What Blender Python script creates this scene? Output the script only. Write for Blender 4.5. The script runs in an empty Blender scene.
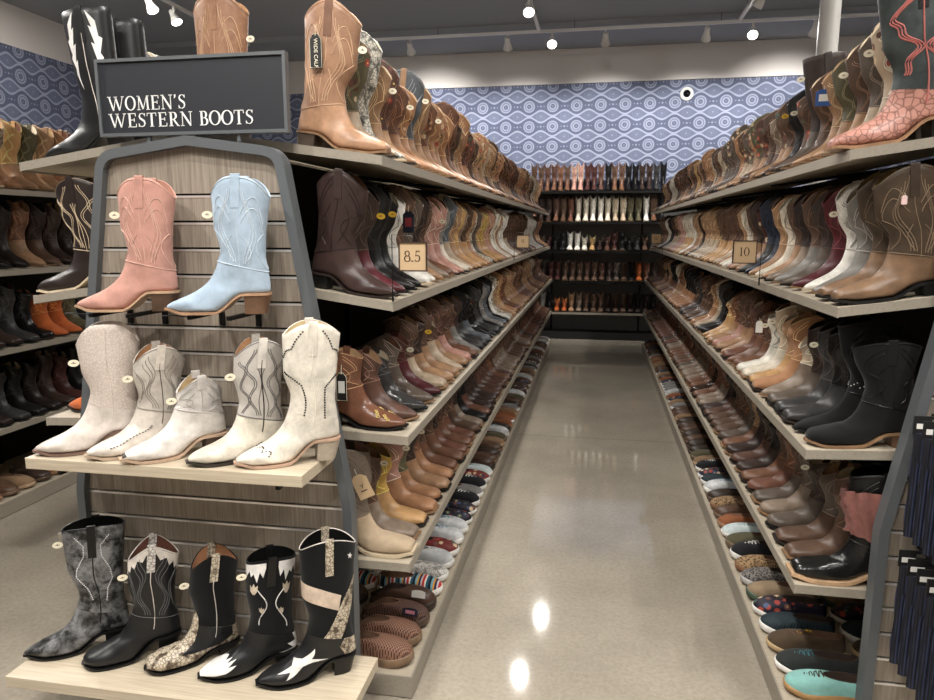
import bpy, bmesh, math, random
from mathutils import Vector, Matrix
from mathutils.geometry import delaunay_2d_cdt
random.seed(11)
PI = math.pi
SC = bpy.context.scene
COL = SC.collection
sin, cos = math.sin, math.cos

def srgb(r, g, b):
    f = lambda c: (c/255/12.92) if c/255 <= .04045 else ((c/255+.055)/1.055)**2.4
    return (f(r), f(g), f(b), 1)

# ------------------------------------------------------------------ materials
class NT:
    def __init__(s, name):
        s.m = bpy.data.materials.new(name); s.m.use_nodes = True
        s.t = s.m.node_tree; s.b = s.t.nodes['Principled BSDF']
    def n(s, typ, **kw):
        x = s.t.nodes.new(typ)
        for k, v in kw.items():
            if k.startswith('i_'):
                x.inputs[k[2:].replace('_', ' ')].default_value = v
            else: setattr(x, k, v)
        return x
    def l(s, a, b): s.t.links.new(a, b)
    def math(s, op, a, b=None, c=None):
        x = s.t.nodes.new('ShaderNodeMath'); x.operation = op
        for i, v in enumerate((a, b, c)):
            if v is None: continue
            if isinstance(v, (int, float)): x.inputs[i].default_value = v
            else: s.l(v, x.inputs[i])
        return x.outputs[0]
    def mix(s, f, a, b):
        x = s.t.nodes.new('ShaderNodeMix'); x.data_type = 'RGBA'
        for i, v in ((0, f), (6, a), (7, b)):
            if isinstance(v, (int, float, tuple)): x.inputs[i].default_value = v
            else: s.l(v, x.inputs[i])
        return x.outputs[2]
    def ramp(s, f, stops, const=False):
        x = s.t.nodes.new('ShaderNodeValToRGB'); s.l(f, x.inputs[0])
        if const: x.color_ramp.interpolation = 'CONSTANT'
        e = x.color_ramp.elements
        while len(e) < len(stops): e.new(.5)
        for i, (p, c) in enumerate(stops):
            e[i].position = p; e[i].color = c if isinstance(c, tuple) else (c, c, c, 1)
        return x.outputs[0]
    def coord(s, which='Object', rnd=True):
        tc = s.n('ShaderNodeTexCoord').outputs[which]
        if not rnd: return tc
        oi = s.n('ShaderNodeObjectInfo').outputs['Random']
        v = s.n('ShaderNodeVectorMath', operation='ADD')
        c = s.n('ShaderNodeCombineXYZ')
        r = s.math('MULTIPLY', oi, 37.0)
        for k in range(3): s.l(r, c.inputs[k])
        s.l(tc, v.inputs[0]); s.l(c.outputs[0], v.inputs[1])
        return v.outputs[0]
    def bump(s, h, strength=.2, dist=.002):
        x = s.n('ShaderNodeBump'); x.inputs['Strength'].default_value = strength
        x.inputs['Distance'].default_value = dist
        s.l(h, x.inputs['Height']); s.l(x.outputs[0], s.b.inputs['Normal'])
def scale(c, k): return (min(c[0]*k, 1), min(c[1]*k, 1), min(c[2]*k, 1), 1)

def plain(name, col, rough=.5, metal=0, spec=.5):
    t = NT(name); t.b.inputs['Base Color'].default_value = col
    t.b.inputs['Roughness'].default_value = rough; t.b.inputs['Metallic'].default_value = metal
    t.b.inputs['Specular IOR Level'].default_value = spec
    return t.m

MC = {}
def desat(c, k=.72):
    if c is None: return None
    m = sum(c)/3; return tuple(int(m+(v-m)*k) for v in c)
def leather(rgb, kind='smooth', rgb2=None, rough=None):
    rgb = desat(rgb); rgb2 = desat(rgb2)
    key = (rgb, kind, rgb2, rough)
    if key in MC: return MC[key]
    t = NT(f'{kind}_leather'); c = srgb(*rgb); c2 = srgb(*rgb2) if rgb2 else scale(c, .5)
    co = t.coord()
    fine = t.n('ShaderNodeTexNoise', i_Scale=420.0, i_Detail=3.0); t.l(co, fine.inputs['Vector'])
    big = t.n('ShaderNodeTexNoise', i_Scale=22.0, i_Detail=5.0, i_Roughness=.65); t.l(co, big.inputs['Vector'])
    bf = t.ramp(big.outputs[0], [(.32, 0.0), (.68, 1.0)])
    r = .36; hgt = fine.outputs[0]; bs, bd = .25, .0006
    if kind == 'smooth':
        col = t.mix(bf, scale(c, .72), scale(c, 1.18))
    elif kind == 'gloss':
        col = t.mix(bf, scale(c, .8), scale(c, 1.2)); r = .2
    elif kind == 'suede':
        col = t.mix(bf, scale(c, .84), scale(c, 1.14)); r = .9
        t.b.inputs['Sheen Weight'].default_value = .12
    elif kind == 'worn':
        b2 = t.n('ShaderNodeTexNoise', i_Scale=17.0, i_Detail=8.0, i_Roughness=.7, i_Distortion=.25); t.l(co, b2.inputs['Vector'])
        col = t.mix(t.ramp(b2.outputs[0], [(.42, 0.0), (.62, 1.0)]), c, c2); r = .38; hgt = b2.outputs[0]; bs = .4
    elif kind == 'tooled':
        b2 = t.n('ShaderNodeTexNoise', i_Scale=38.0, i_Detail=1.5, i_Distortion=3.5); t.l(co, b2.inputs['Vector'])
        ln = t.math('ABSOLUTE', t.math('SUBTRACT', t.math('FRACT', t.math('MULTIPLY', b2.outputs[0], 7.0)), .5))
        m = t.ramp(ln, [(.05, 1.0), (.16, 0.0)])
        col = t.mix(m, t.mix(bf, scale(c, .8), scale(c, 1.15)), c2); hgt = ln; bs, bd = .5, .001; r = .45
    elif kind in ('snake', 'scale'):
        v = t.n('ShaderNodeTexVoronoi', i_Scale=95.0 if kind == 'snake' else 55.0, feature='DISTANCE_TO_EDGE')
        t.l(co, v.inputs['Vector'])
        e = t.ramp(v.outputs[0], [(.02, 1.0), (.12, 0.0)])
        b2 = t.n('ShaderNodeTexNoise', i_Scale=45.0, i_Detail=3.0); t.l(co, b2.inputs['Vector'])
        if kind == 'snake':
            base = t.mix(t.ramp(b2.outputs[0], [(.5, 0.0), (.62, 1.0)]), c, c2)
        else: base = t.mix(bf, c, scale(c, 1.2))
        col = t.mix(t.math('MULTIPLY', e, .8), base, scale(c2, .6)); hgt = v.outputs[0]; bs, bd = .6, .001; r = .35
    elif kind == 'emboss':     # tone on tone fine scales
        v = t.n('ShaderNodeTexVoronoi', i_Scale=125.0, feature='DISTANCE_TO_EDGE'); t.l(co, v.inputs['Vector'])
        e = t.ramp(v.outputs[0], [(.03, 1.0), (.2, 0.0)])
        col = t.mix(t.math('MULTIPLY', e, .45), c, c2); hgt = v.outputs[0]; bs, bd = .5, .0008; r = .5
    elif kind == 'floral':
        v = t.n('ShaderNodeTexVoronoi', i_Scale=34.0); t.l(co, v.inputs['Vector'])
        sep = t.n('ShaderNodeSeparateColor'); t.l(v.outputs['Color'], sep.inputs[0])
        pick = t.ramp(sep.outputs[0], [(0, srgb(164, 70, 62)), (.18, c2), (.45, srgb(84, 100, 88)), (.6, srgb(214, 190, 156)), (.82, srgb(116, 78, 72))], True)
        dot = t.ramp(v.outputs['Distance'], [(.36, 1.0), (.44, 0.0)])
        ring = t.ramp(v.outputs['Distance'], [(.1, 1.0), (.14, 0.0)])
        col = t.mix(dot, c, pick); col = t.mix(ring, col, srgb(235, 205, 120)); r = .5
    elif kind == 'leopard':
        v = t.n('ShaderNodeTexVoronoi', i_Scale=110.0); t.l(co, v.inputs['Vector'])
        d = t.ramp(v.outputs['Distance'], [(.18, 0.0), (.24, 1.0), (.42, 1.0), (.48, 0.0)])
        col = t.mix(d, c, c2); r = .8
    elif kind == 'stripe':
        s = t.n('ShaderNodeSeparateXYZ'); t.l(t.coord(rnd=False), s.inputs[0])
        f = t.math('FRACT', t.math('MULTIPLY', s.outputs[0], 16.0))
        col = t.ramp(f, [(0, srgb(190, 60, 60)), (.15, srgb(235, 225, 210)), (.25, srgb(40, 90, 110)), (.4, srgb(30, 30, 40)), (.55, srgb(120, 170, 185)), (.68, srgb(215, 150, 60)), (.78, srgb(40, 40, 70)), (.9, srgb(200, 190, 190))], True)
        r = .9; hgt = fine.outputs[0]
    elif kind == 'woven':
        s = t.n('ShaderNodeSeparateXYZ'); t.l(t.coord(rnd=False), s.inputs[0])
        a = t.math('SINE', t.math('MULTIPLY', s.outputs[0], 620.0)); b = t.math('SINE', t.math('MULTIPLY', s.outputs[1], 620.0))
        p = t.math('MULTIPLY', a, b); col = t.mix(t.ramp(p, [(.0, 0.0), (.25, 1.0)]), c, c2); hgt = p; bs, bd = .7, .001; r = .6
    t.l(col, t.b.inputs['Base Color']); t.b.inputs['Roughness'].default_value = rough if rough is not None else r
    t.b.inputs['Specular IOR Level'].default_value = .35 if kind not in ('suede',) else .15
    t.bump(hgt, bs, bd)
    MC[key] = t.m
    return t.m

def wood(name, c1, c2, axis, rough=.45):
    t = NT(name); co = t.coord(rnd=False)
    mp = t.n('ShaderNodeMapping'); sc = [60, 60, 60]; sc[axis] = 2.2
    mp.inputs['Scale'].default_value = sc; t.l(co, mp.inputs['Vector'])
    n1 = t.n('ShaderNodeTexNoise', i_Scale=2.4, i_Detail=6.0, i_Roughness=.6, i_Distortion=.3); t.l(mp.outputs[0], n1.inputs['Vector'])
    f = t.ramp(n1.outputs[0], [(.36, 0.0), (.64, 1.0)])
    t.l(t.mix(f, srgb(*c1), srgb(*c2)), t.b.inputs['Base Color']); t.b.inputs['Roughness'].default_value = rough
    t.bump(n1.outputs[0], .08, .001)
    return t.m
M_slat = wood('slatwall_woodgrain', (130, 119, 107), (160, 149, 135), 2)
M_shelf = wood('shelf_woodgrain', (168, 157, 139), (186, 175, 156), 0)
M_board = wood('display_shelf_woodgrain', (180, 166, 144), (200, 187, 165), 0)
M_lip = wood('shelf_edge_woodgrain', (144, 136, 123), (154, 146, 133), 1, .5)
M_frame = plain('grey_powder_coated_steel', srgb(98, 102, 105), .45, .2)
M_black = plain('black_laminate', srgb(22, 21, 20), .6)
M_chrome = plain('polished_aluminium', srgb(236, 232, 226), .28, .55)
M_bkmet = plain('black_metal', srgb(20, 20, 20), .4, .5)
M_white = plain('white_enamel', srgb(232, 230, 226), .4)
M_signface = plain('charcoal_sign_panel', srgb(36, 38, 44), .5)
M_letter = plain('white_lettering', srgb(244, 243, 240), .6)
M_tag = plain('cream_card', srgb(236, 228, 204), .7)
M_tagink = plain('dark_print', srgb(70, 50, 35), .7)
M_kraft = plain('kraft_card', srgb(196, 168, 132), .8)
M_tagblk = plain('black_card', srgb(26, 25, 25), .6)
M_yellow = plain('yellow_card', srgb(235, 190, 60), .6)
M_blue = plain('blue_card', srgb(52, 92, 160), .6)
M_paper = plain('white_paper', srgb(240, 238, 232), .7)
M_brownframe = plain('dark_brown_sign_frame', srgb(58, 38, 28), .5)
M_wall = plain('warm_white_paint', srgb(230, 225, 221), .8)
M_ceil = plain('dark_grey_paint', srgb(158, 161, 166), .9)

def emit(name, col, k):
    t = NT(name); t.b.inputs['Base Color'].default_value = (0, 0, 0, 1)
    t.b.inputs['Emission Color'].default_value = col; t.b.inputs['Emission Strength'].default_value = k
    return t.m
M_lamp = emit('lit_lamp_face', (1, .95, .88, 1), 9)

def wallpaper(name, ax):
    t = NT(name); s = t.n('ShaderNodeSeparateXYZ'); t.l(t.coord(rnd=False), s.inputs[0])
    U = t.math('DIVIDE', s.outputs[ax], .32); V = t.math('DIVIDE', t.math('ADD', s.outputs[2], .045), .265)
    def cell(a, off):
        return t.math('SUBTRACT', t.math('FRACT', t.math('ADD', a, off)), .5)
    u0, v0 = cell(U, .5), cell(V, .5)         # centred on rings
    u1, v1 = cell(U, 0.0), cell(V, 0.0)       # centred on lenses
    def rad(u, v):
        a = t.math('MULTIPLY', u, .32); b = t.math('MULTIPLY', v, .265)
        return t.math('SQRT', t.math('ADD', t.math('MULTIPLY', a, a), t.math('MULTIPLY', b, b)))
    r0, r1 = rad(u0, v0), rad(u1, v1)
    wave = t.math('ADD', .34, t.math('MULTIPLY', t.math('COSINE', t.math('MULTIPLY', U, 2*PI)), .13))
    dw = t.math('ABSOLUTE', t.math('SUBTRACT', t.math('ABSOLUTE', v0), wave))
    line = t.ramp(dw, [(.035, 1.0), (.055, 0.0)])
    ring = t.ramp(r0, [(.0, .35), (.012, .35), (.018, .0), (.026, 0.0), (.032, .95), (.045, .9), (.05, .35), (.058, .25), (.063, .95), (.074, .95), (.08, 0.0)])
    lens = t.ramp(r1, [(.0, .6), (.01, .6), (.015, .1), (.03, .15), (.034, .45), (.038, .1), (.056, .1), (.06, .4), (.066, .08)])
    n = t.n('ShaderNodeTexVoronoi', i_Scale=70.0); t.l(t.coord(rnd=False), n.inputs['Vector'])
    speck = t.math('MULTIPLY', t.ramp(n.outputs[0], [(.15, .5), (.3, 0.0)]), .5)
    # side dots between rings
    du = t.math('SUBTRACT', t.math('ABSOLUTE', u1), .0)
    dot = t.ramp(rad(du, v0), [(.008, .9), (.014, 0.0)])
    dot2 = t.ramp(rad(t.math('SUBTRACT', t.math('ABSOLUTE', u1), .13), v0), [(.005, .8), (.01, 0.0)])
    a = t.math('MAXIMUM', line, ring); a = t.math('MAXIMUM', a, lens)
    a = t.math('MAXIMUM', a, dot); a = t.math('MAXIMUM', a, dot2); a = t.math('MAXIMUM', a, speck)
    inner = t.math('LESS_THAN', t.math('ABSOLUTE', v0), wave)
    base = t.mix(inner, srgb(98, 106, 132), srgb(80, 88, 114))
    t.l(t.mix(a, base, srgb(158, 165, 188)), t.b.inputs['Base Color']); t.b.inputs['Roughness'].default_value = .8
    return t.m

def floor_mat():
    t = NT('polished_concrete'); co = t.coord(rnd=False)
    n1 = t.n('ShaderNodeTexNoise', i_Scale=1.3, i_Detail=8.0, i_Roughness=.65); t.l(co, n1.inputs['Vector'])
    n2 = t.n('ShaderNodeTexNoise', i_Scale=60.0, i_Detail=4.0, i_Roughness=.7); t.l(co, n2.inputs['Vector'])
    v = t.n('ShaderNodeTexVoronoi', i_Scale=34.0); t.l(co, v.inputs['Vector'])
    c = t.mix(t.ramp(n1.outputs[0], [(.3, 0.0), (.7, 1.0)]), srgb(145, 137, 124), srgb(172, 163, 148))
    c = t.mix(t.math('MULTIPLY', t.ramp(n2.outputs[0], [(.4, 0.0), (.7, 1.0)]), .42), c, srgb(120, 112, 98))
    c = t.mix(t.math('MULTIPLY', t.ramp(v.outputs[0], [(.05, 1.0), (.1, 0.0)]), .35), c, srgb(205, 200, 188))
    s = t.n('ShaderNodeSeparateXYZ'); t.l(co, s.inputs[0])
    f = t.math('ABSOLUTE', t.math('SUBTRACT', s.outputs[1], 4.95)); f2 = t.math('ABSOLUTE', t.math('SUBTRACT', s.outputs[1], 8.6))
    j = t.ramp(t.math('MINIMUM', f, f2), [(.004, .5), (.008, 0.0)])
    c = t.mix(j, c, srgb(110, 104, 94))
    t.l(c, t.b.inputs['Base Color'])
    t.l(t.math('MULTIPLY_ADD', n1.outputs[0], .06, .03), t.b.inputs['Roughness'])
    t.b.inputs['Specular IOR Level'].default_value = .5
    t.bump(n2.outputs[0], .02, .001)
    return t.m

# ------------------------------------------------------------------ mesh helpers
class MB:
    def __init__(s): s.v = []; s.f = []; s.mi = []; s.cur = 0
    def add(s, vs, fs, mi=None):
        b = len(s.v); s.v += [tuple(v) for v in vs]
        s.f += [tuple(b+i for i in f) for f in fs]; s.mi += [s.cur if mi is None else mi]*len(fs); return s
    def box(s, x0, x1, y0, y1, z0, z1):
        return s.add([(x0,y0,z0),(x1,y0,z0),(x1,y1,z0),(x0,y1,z0),(x0,y0,z1),(x1,y0,z1),(x1,y1,z1),(x0,y1,z1)],
              [(3,2,1,0),(4,5,6,7),(0,1,5,4),(1,2,6,5),(2,3,7,6),(3,0,4,7)])
    def prism(s, poly, fn):   # poly 2D ccw ; fn(p, k) -> 3D for k=0,1
        n = len(poly)
        return s.add([fn(p, 0) for p in poly]+[fn(p, 1) for p in poly],
              [tuple(range(n))[::-1], tuple(range(n, 2*n))]+[(i, (i+1) % n, n+(i+1) % n, n+i) for i in range(n)])
    def grid(s, rows, closed=True, cap0=False, cap1=False):
        n = len(rows[0]); vs = [p for r in rows for p in r]; fs = []
        for i in range(len(rows)-1):
            for j in range(n if closed else n-1):
                k = (j+1) % n
                fs.append((i*n+j, i*n+k, (i+1)*n+k, (i+1)*n+j))
        if cap0: fs.append(tuple(range(n))[::-1])
        if cap1: fs.append(tuple((len(rows)-1)*n+j for j in range(n)))
        return s.add(vs, fs)
    def tube(s, pts, r, n=6, caps=True):
        pts = [Vector(p) for p in pts]; rows = []
        for i, p in enumerate(pts):
            d = (pts[min(i+1, len(pts)-1)]-pts[max(i-1, 0)])
            d = d.normalized() if d.length > 1e-9 else Vector((0, 0, 1))
            a = d.cross(Vector((0, 0, 1)) if abs(d.z) < .9 else Vector((0, 1, 0))).normalized(); b = d.cross(a)
            rr = r[i] if isinstance(r, (list, tuple)) else r
            rows.append([p+a*rr*cos(2*PI*k/n)+b*rr*sin(2*PI*k/n) for k in range(n)])
        return s.grid(rows, True, caps, caps)
    def mesh(s, name, smooth=True, angle=50):
        me = bpy.data.meshes.new(name); me.from_pydata([tuple(v) for v in s.v], [], s.f)
        me.polygons.foreach_set('material_index', s.mi)
        bm = bmesh.new(); bm.from_mesh(me); bmesh.ops.recalc_face_normals(bm, faces=bm.faces)
        for f in bm.faces: f.smooth = smooth
        if smooth:
            for e in bm.edges:
                if len(e.link_faces) == 2 and e.calc_face_angle(0) > math.radians(angle): e.smooth = False
        bm.to_mesh(me); bm.free(); me.update()
        return me

def split2(mb):
    out = []
    for sd in (1, -1):
        m = MB(); ix = {}
        for f, mi in zip(mb.f, mb.mi):
            if (sum(mb.v[i][1] for i in f) > 0) != (sd > 0): continue
            g = []
            for i in f:
                if i not in ix: ix[i] = len(m.v); m.v.append(mb.v[i])
                g.append(ix[i])
            m.f.append(tuple(g)); m.mi.append(mi)
        if m.f: out.append(m)
    return out
def put2(name, mb, mat, parent):
    for m in split2(mb): put(name, m.mesh(name), mat, parent)
def put(name, me, mat, parent=None, loc=None):
    o = bpy.data.objects.new(name, me); COL.objects.link(o)
    mats = mat if isinstance(mat, (list, tuple)) else [mat]
    while len(me.materials) < len(mats): me.materials.append(None)
    for i, m in enumerate(mats):
        o.material_slots[i].link = 'OBJECT'; o.material_slots[i].material = m
    if parent is not None: o.parent = parent
    if loc is not None: o.location = loc
    return o
def tag(o, label=None, cat=None, group=None, kind=None):
    for k, v in (('label', label), ('category', cat), ('group', group), ('kind', kind)):
        if v: o[k] = v
    return o
def empty(name, loc=(0,0,0), M=None):
    o = bpy.data.objects.new(name, None); o.empty_display_size = .05; COL.objects.link(o)
    if M is not None: o.matrix_world = M
    else: o.location = loc
    return o
def struct(name, mb, mat, smooth=False):
    return tag(put(name, mb.mesh(name, smooth), mat), kind='structure')

# ------------------------------------------------------------------ boots
TOES = {
 'snip':   [(0,.0),(.012,.017),(.05,.027),(.12,.031),(.22,.031),(.36,.029),(.50,.035),(.62,.042),(.70,.0425),(.78,.039),(.86,.031),(.93,.021),(.975,.013),(1,.009)],
 'round':  [(0,.0),(.012,.017),(.05,.028),(.12,.033),(.22,.033),(.36,.032),(.50,.038),(.62,.044),(.72,.046),(.82,.044),(.90,.038),(.96,.027),(.99,.014),(1,.005)],
 'square': [(0,.0),(.012,.017),(.05,.028),(.12,.033),(.22,.033),(.36,.032),(.50,.038),(.62,.044),(.72,.045),(.82,.042),(.90,.038),(.96,.034),(.99,.030),(1,.027)],
}
def lerp_tab(tab, x):
    if x <= tab[0][0]: return tab[0][1]
    for (a, p), (b, q) in zip(tab, tab[1:]):
        if x <= b:
            u = (x-a)/(b-a); return p+(q-p)*u
    return tab[-1][1]
def sstep(a, b, x):
    u = max(0, min(1, (x-a)/(b-a))); return u*u*(3-2*u)

class Boot:
    N = 28
    def __init__(s, L=.27, H=.35, hh=.042, toe='snip', top=.155, mid=.135, lat=.047, dip=.03, dipp=2.2, sole=.005, welt=.003, lean=0, flare=0):
        s.__dict__.update(L=L, H=H, hh=hh, toe=toe, top=top, mid=mid, lat=lat, dip=dip, dipp=dipp, st=sole, welt=welt, lean=lean, flare=flare)
        d = s.hh-.04; L_ = s.L
        R = [(.49,.132,.022,.100,.037,0),(.512,.115,.012,.080,.035,0),(.54,.100,.010,.062,.033,.1),(.572,.087,.016,.050,.033,.2),
             (.61,.076,.09,None,.033,.5),(.65,.067,.21,None,.034,.8),(.695,.0595,.34,None,.036,.95),(.745,.053,.47,None,0,1),
             (.795,.047,.60,None,0,1),(.845,.042,.71,None,0,1),(.90,.036,.82,None,0,1),(.95,.030,.92,None,0,1),(.988,.023,.983,None,0,1)]
        if toe != 'snip':
            R = [list(r) for r in R]
            for k, z in zip(range(6, 13), (.064,.059,.054,.050,.046,.041,.032)): R[k][1] = z
        out = []
        for Fx, Fz, Bx, Bz, w, b in R:
            fz = Fz + d*(1-sstep(.35, .95, Fx)) + sole-.005
            bz = (Bz+d) if Bz is not None else s.zs(Bx)+sole
            if b == 1: w = s.hw((Bx*.75+Fx*.25))
            out.append((Fx*L_, fz, Bx*L_, bz, w, b))
        # refine (Catmull-Rom)
        P = out; s.rings = []
        for i in range(len(P)-1):
            p0, p1, p2, p3 = P[max(i-1, 0)], P[i], P[i+1], P[min(i+2, len(P)-1)]
            for u in (0, .5):
                s.rings.append(tuple(.5*(2*b+(c-a)*u+(2*a-5*b+4*c-e)*u*u+(3*b-a-3*c+e)*u**3) for a, b, c, e in zip(p0, p1, p2, p3)))
        s.rings.append(P[-1])
        s.zF0, s.zB0 = out[0][1], out[0][3]
    def hw(s, x): return lerp_tab(TOES[s.toe], x)*(s.L/.27)**.5
    def zs(s, x): return s.hh*(1-sstep(.24, .52, x)) + .010*sstep(.82, 1.0, x)
    def V(s, t, ph, off=0):
        t = max(0, min(.9999, t))*(len(s.rings)-1); i = int(t); u = t-i
        a, b = s.rings[i], s.rings[i+1]; Fx, Fz, Bx, Bz, w, k = [p+(q-p)*u for p, q in zip(a, b)]
        c, n = cos(ph), sin(ph)
        k = max(0, min(1, k))
        if c < 0: c2 = -abs(c)**(1-.5*k)
        else: c2 = c
        n2 = math.copysign(abs(n)**(1-.28*k), n)
        c2 = c2*(1+off/.03); n2 = n2*(1+off/max(w, .008))
        return Vector(((Fx+Bx)/2+(Fx-Bx)/2*c2, w*n2, (Fz+Bz)/2+(Fz-Bz)/2*c2))
    def S(s, ph, q, off=0):
        c, n = cos(ph), sin(ph)
        zt = s.H - s.dip*abs(c)**s.dipp
        z0 = (s.zF0+s.zB0)/2+(s.zF0-s.zB0)/2*c
        z = z0+(zt-z0)*q
        h_ = q*(s.H-.11)/.24
        xb = lerp_tab([(0, .022*s.L), (.10, .034*s.L), (.25, .040*s.L), (.55, .03*s.L), (1.0*max(.6, (s.H-.11)/.24), -.008)], h_)
        xf = lerp_tab([(0, .49*s.L), (.08, .470*s.L), (.18, .462*s.L), (.30, .468*s.L), (.55, .03*s.L+s.mid), (1.0*max(.6, (s.H-.11)/.24), -.008+s.top)], h_)
        w = lerp_tab([(0, .037), (.12, .040), (.35, .043), (.6, s.lat)], h_)
        e2 = sstep(.3, 1, q)
        w += s.flare*e2
        wr = .0016*sin(q*21+ph*2)*(1-sstep(.0, .5, q))
        hx = (xf-xb)/2+off+wr
        return Vector(((xf+xb)/2+hx*c+s.lean*q, (w+off+wr*.6)*n, z))
    # parts ----------------------------------------------------
    def shaft(s, mb):
        N = s.N; A = [2*PI*j/N for j in range(N)]
        rows = [[s.S(a, q/14) for a in A] for q in range(15)]
        rows += [[s.S(a, 1, -.0015)+Vector((0, 0, .001)) for a in A], [s.S(a, 1, -.0035) for a in A]]
        mb.grid(rows); return mb
    def lining(s, mb):
        A = [2*PI*j/s.N for j in range(s.N)]
        rows = [[s.S(a, q, -.0036-.002*(1-q)) for a in A] for q in (.999, .93, .86, .78, .7, .62, .54, .46, .38, .3, .2, .1)]
        mb.grid(rows, True, False, True); return mb
    def vamp(s, mb):
        A = [2*PI*j/s.N for j in range(s.N)]; n = len(s.rings)-1
        mb.grid([[s.V(i/n, a) for a in A] for i in range(n+1)], True, False, True); return mb
    def outline(s, x0, x1, off, n=26):
        xs = [x0+(x1-x0)*(.5-.5*cos(PI*i/n)) for i in range(n+1)]
        up = [(x*s.L+(off if i == n and x1 == 1 else 0), s.hw(x)+off*(1 if x > .02 or x0 > 0 else .5)) for i, x in enumerate(xs)]
        return up
    def sole(s, mb):
        up = s.outline(0, 1, s.welt); n = len(up)
        xy = up+[(x, -y) for x, y in reversed(up)]
        def z(x, k): return s.zs(max(0, min(1, x/s.L)))+(s.st if k else 0)
        N = len(xy); vs = [(x, y, z(x, 0)) for x, y in xy]+[(x, y, z(x, 1)+.0015) for x, y in xy]
        fs = [(i, (i+1) % N, N+(i+1) % N, N+i) for i in range(N)]
        for i in range(n-1):
            fs.append((i, N-1-i, N-2-i, i+1)); fs.append((N+i, N+i+1, N+N-2-i, N+N-1-i))
        mb.add(vs, fs); return mb
    def heel(s, mb):
        e = .235; und = .10 if s.hh > .035 else .03
        top = [(x, y) for x, y in s.outline(0, e, 0, 10)]
        full = top+[(x, -y) for x, y in reversed(top)]
        cx = e*s.L*.5
        rows = []
        for k in (0, .5, 1):     # 0 bottom
            sc = 1-(1-k)*(1-.8 if s.hh > .035 else .08)
            sh = (1-k)*und*s.hh*1.6
            rows.append([(cx+(x-cx)*sc+sh, y*sc, (s.hh+.001)*k) for x, y in full])
        mb.grid(rows, True, True, True); return mb
    def strap(s, mb, side, wid=.0115, low=.66, up=.006, ph0=0):
        base = PI/2*side; rows = []
        path = [(low, .0015), (.8, .002), (.9, .002), (.97, .002), (1, .0022)]
        def P(o, q, off, dz=0):
            b = s.S(base+ph0, q, off); t = s.S(base+ph0+.05, q, off)-b; t.z = 0; t.normalize()
            return b+t*o+Vector((0, 0, dz))
        seq = [(q, off, 0) for q, off in path]+[(1, .001, up*.8), (1, -.003, up), (1, -.008, up*.7), (1, -.0085, 0), (.9, -.0075, 0), (.84, -.007, 0)]
        for q, off, dz in seq:
            rows.append([P(-wid, q, off, dz), P(wid, q, off, dz), P(wid, q, off-.0018, dz-(.0018 if dz == up else 0)), P(-wid, q, off-.0018, dz-(.0018 if dz == up else 0))])
        mb.grid(rows, True, True, True); return mb
    def curve(s, mb, pts, r=.0011, sides=(1, -1), n=4, off=.0006):
        for sd in sides:
            mb.tube([s.S(sd*(PI/2+a), q, off) for a, q in pts], r, n)
        return mb
    def vcurve(s, mb, pts, r=.0010, off=.0008, mirror=True):
        for sd in ((1, -1) if mirror else (1,)):
            mb.tube([s.V(t, sd*ph, off) for t, ph in pts], r, 4)
        return mb
    def stitch(s, mb, style='flame', r=.0012, sides=(1, -1)):
        T = [i/34 for i in range(35)]
        for m in (1, -1):
            C = lambda f, r_=r: s.curve(mb, [(m*f(t)[0], f(t)[1]) for t in T], r_, sides)
            if style == 'flame':
                for k in (0, .12, .24):
                    C(lambda t: (.2+k+.42*(1-cos(2*PI*1.5*t))/2*(1-.3*t), .05+(.86-k*.35)*t))
                C(lambda t: (1.35-.45*sin(PI*t), .1+.75*t)); C(lambda t: (1.15-.35*sin(PI*t), .2+.55*t))
            elif style == 'lyre':
                for k in (0, .13, .26):
                    C(lambda t: (.16+k*.9+.5*sin(PI*t)**2*(1-.35*t), .05+(.85-k*.4)*t))
                C(lambda t: (.2+.95*t, .60+.22*sin(PI*t))); C(lambda t: (.2+1.0*t, .50+.20*sin(PI*t)))
                C(lambda t: (1.3-.5*sin(PI*t), .05+.45*t)); C(lambda t: (.22+.3*sin(PI*t), .06+.3*t))
            elif style == 'loops':
                for k in (0, .1):
                    C(lambda t: (.22+k+.38*(1-cos(4*PI*t))/2, .05+.85*t)); C(lambda t: (.98+k-.38*(1-cos(4*PI*t))/2, .05+.8*t))
                C(lambda t: (.12+.1*sin(2*PI*t), .05+.6*t))
            elif style == 'arch':
                C(lambda t: (.25+.85*sin(PI*t*.5), .92-.35*t)); C(lambda t: (.25+.7*sin(PI*t*.5), .84-.3*t))
                C(lambda t: (1.15-.75*sin(PI*t), .08+.5*t)); C(lambda t: (.3+.4*sin(PI*t), .1+.5*t))
        s.curve(mb, [(0, q) for q in (.0, .15, .3, .45, .6, .68)], r*.9, sides)
        for sd in sides:
            mb.tube([s.S(sd*PI*j/12, .012, .0006) for j in range(13)], r, 4)
            mb.tube([s.S(sd*PI*j/14, .985, .0008) for j in range(15)], r*.8, 4)
        return mb
    def patch(s, poly, mb, sides=(1, -1), off=.0012, region='S', dens=16):
        # poly in (a,q) coordinates for the shaft or (t,phi) for the vamp
        xs = [p[0] for p in poly]; ys = [p[1] for p in poly]
        w = max(xs)-min(xs); h = max(ys)-min(ys)
        B = []
        for i, p in enumerate(poly):
            q = poly[(i+1) % len(poly)]; k = max(1, int(max(abs(p[0]-q[0])/w, abs(p[1]-q[1])/h)*dens*.8))
            B += [(p[0]+(q[0]-p[0])*j/k, p[1]+(q[1]-p[1])*j/k) for j in range(k)]
        n = len(B); I = []
        def inside(x, y):
            r = False
            for i in range(n):
                (x1, y1), (x2, y2) = B[i], B[(i+1) % n]
                if (y1 > y) != (y2 > y) and x < (x2-x1)*(y-y1)/(y2-y1)+x1: r = not r
            return r
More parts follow.
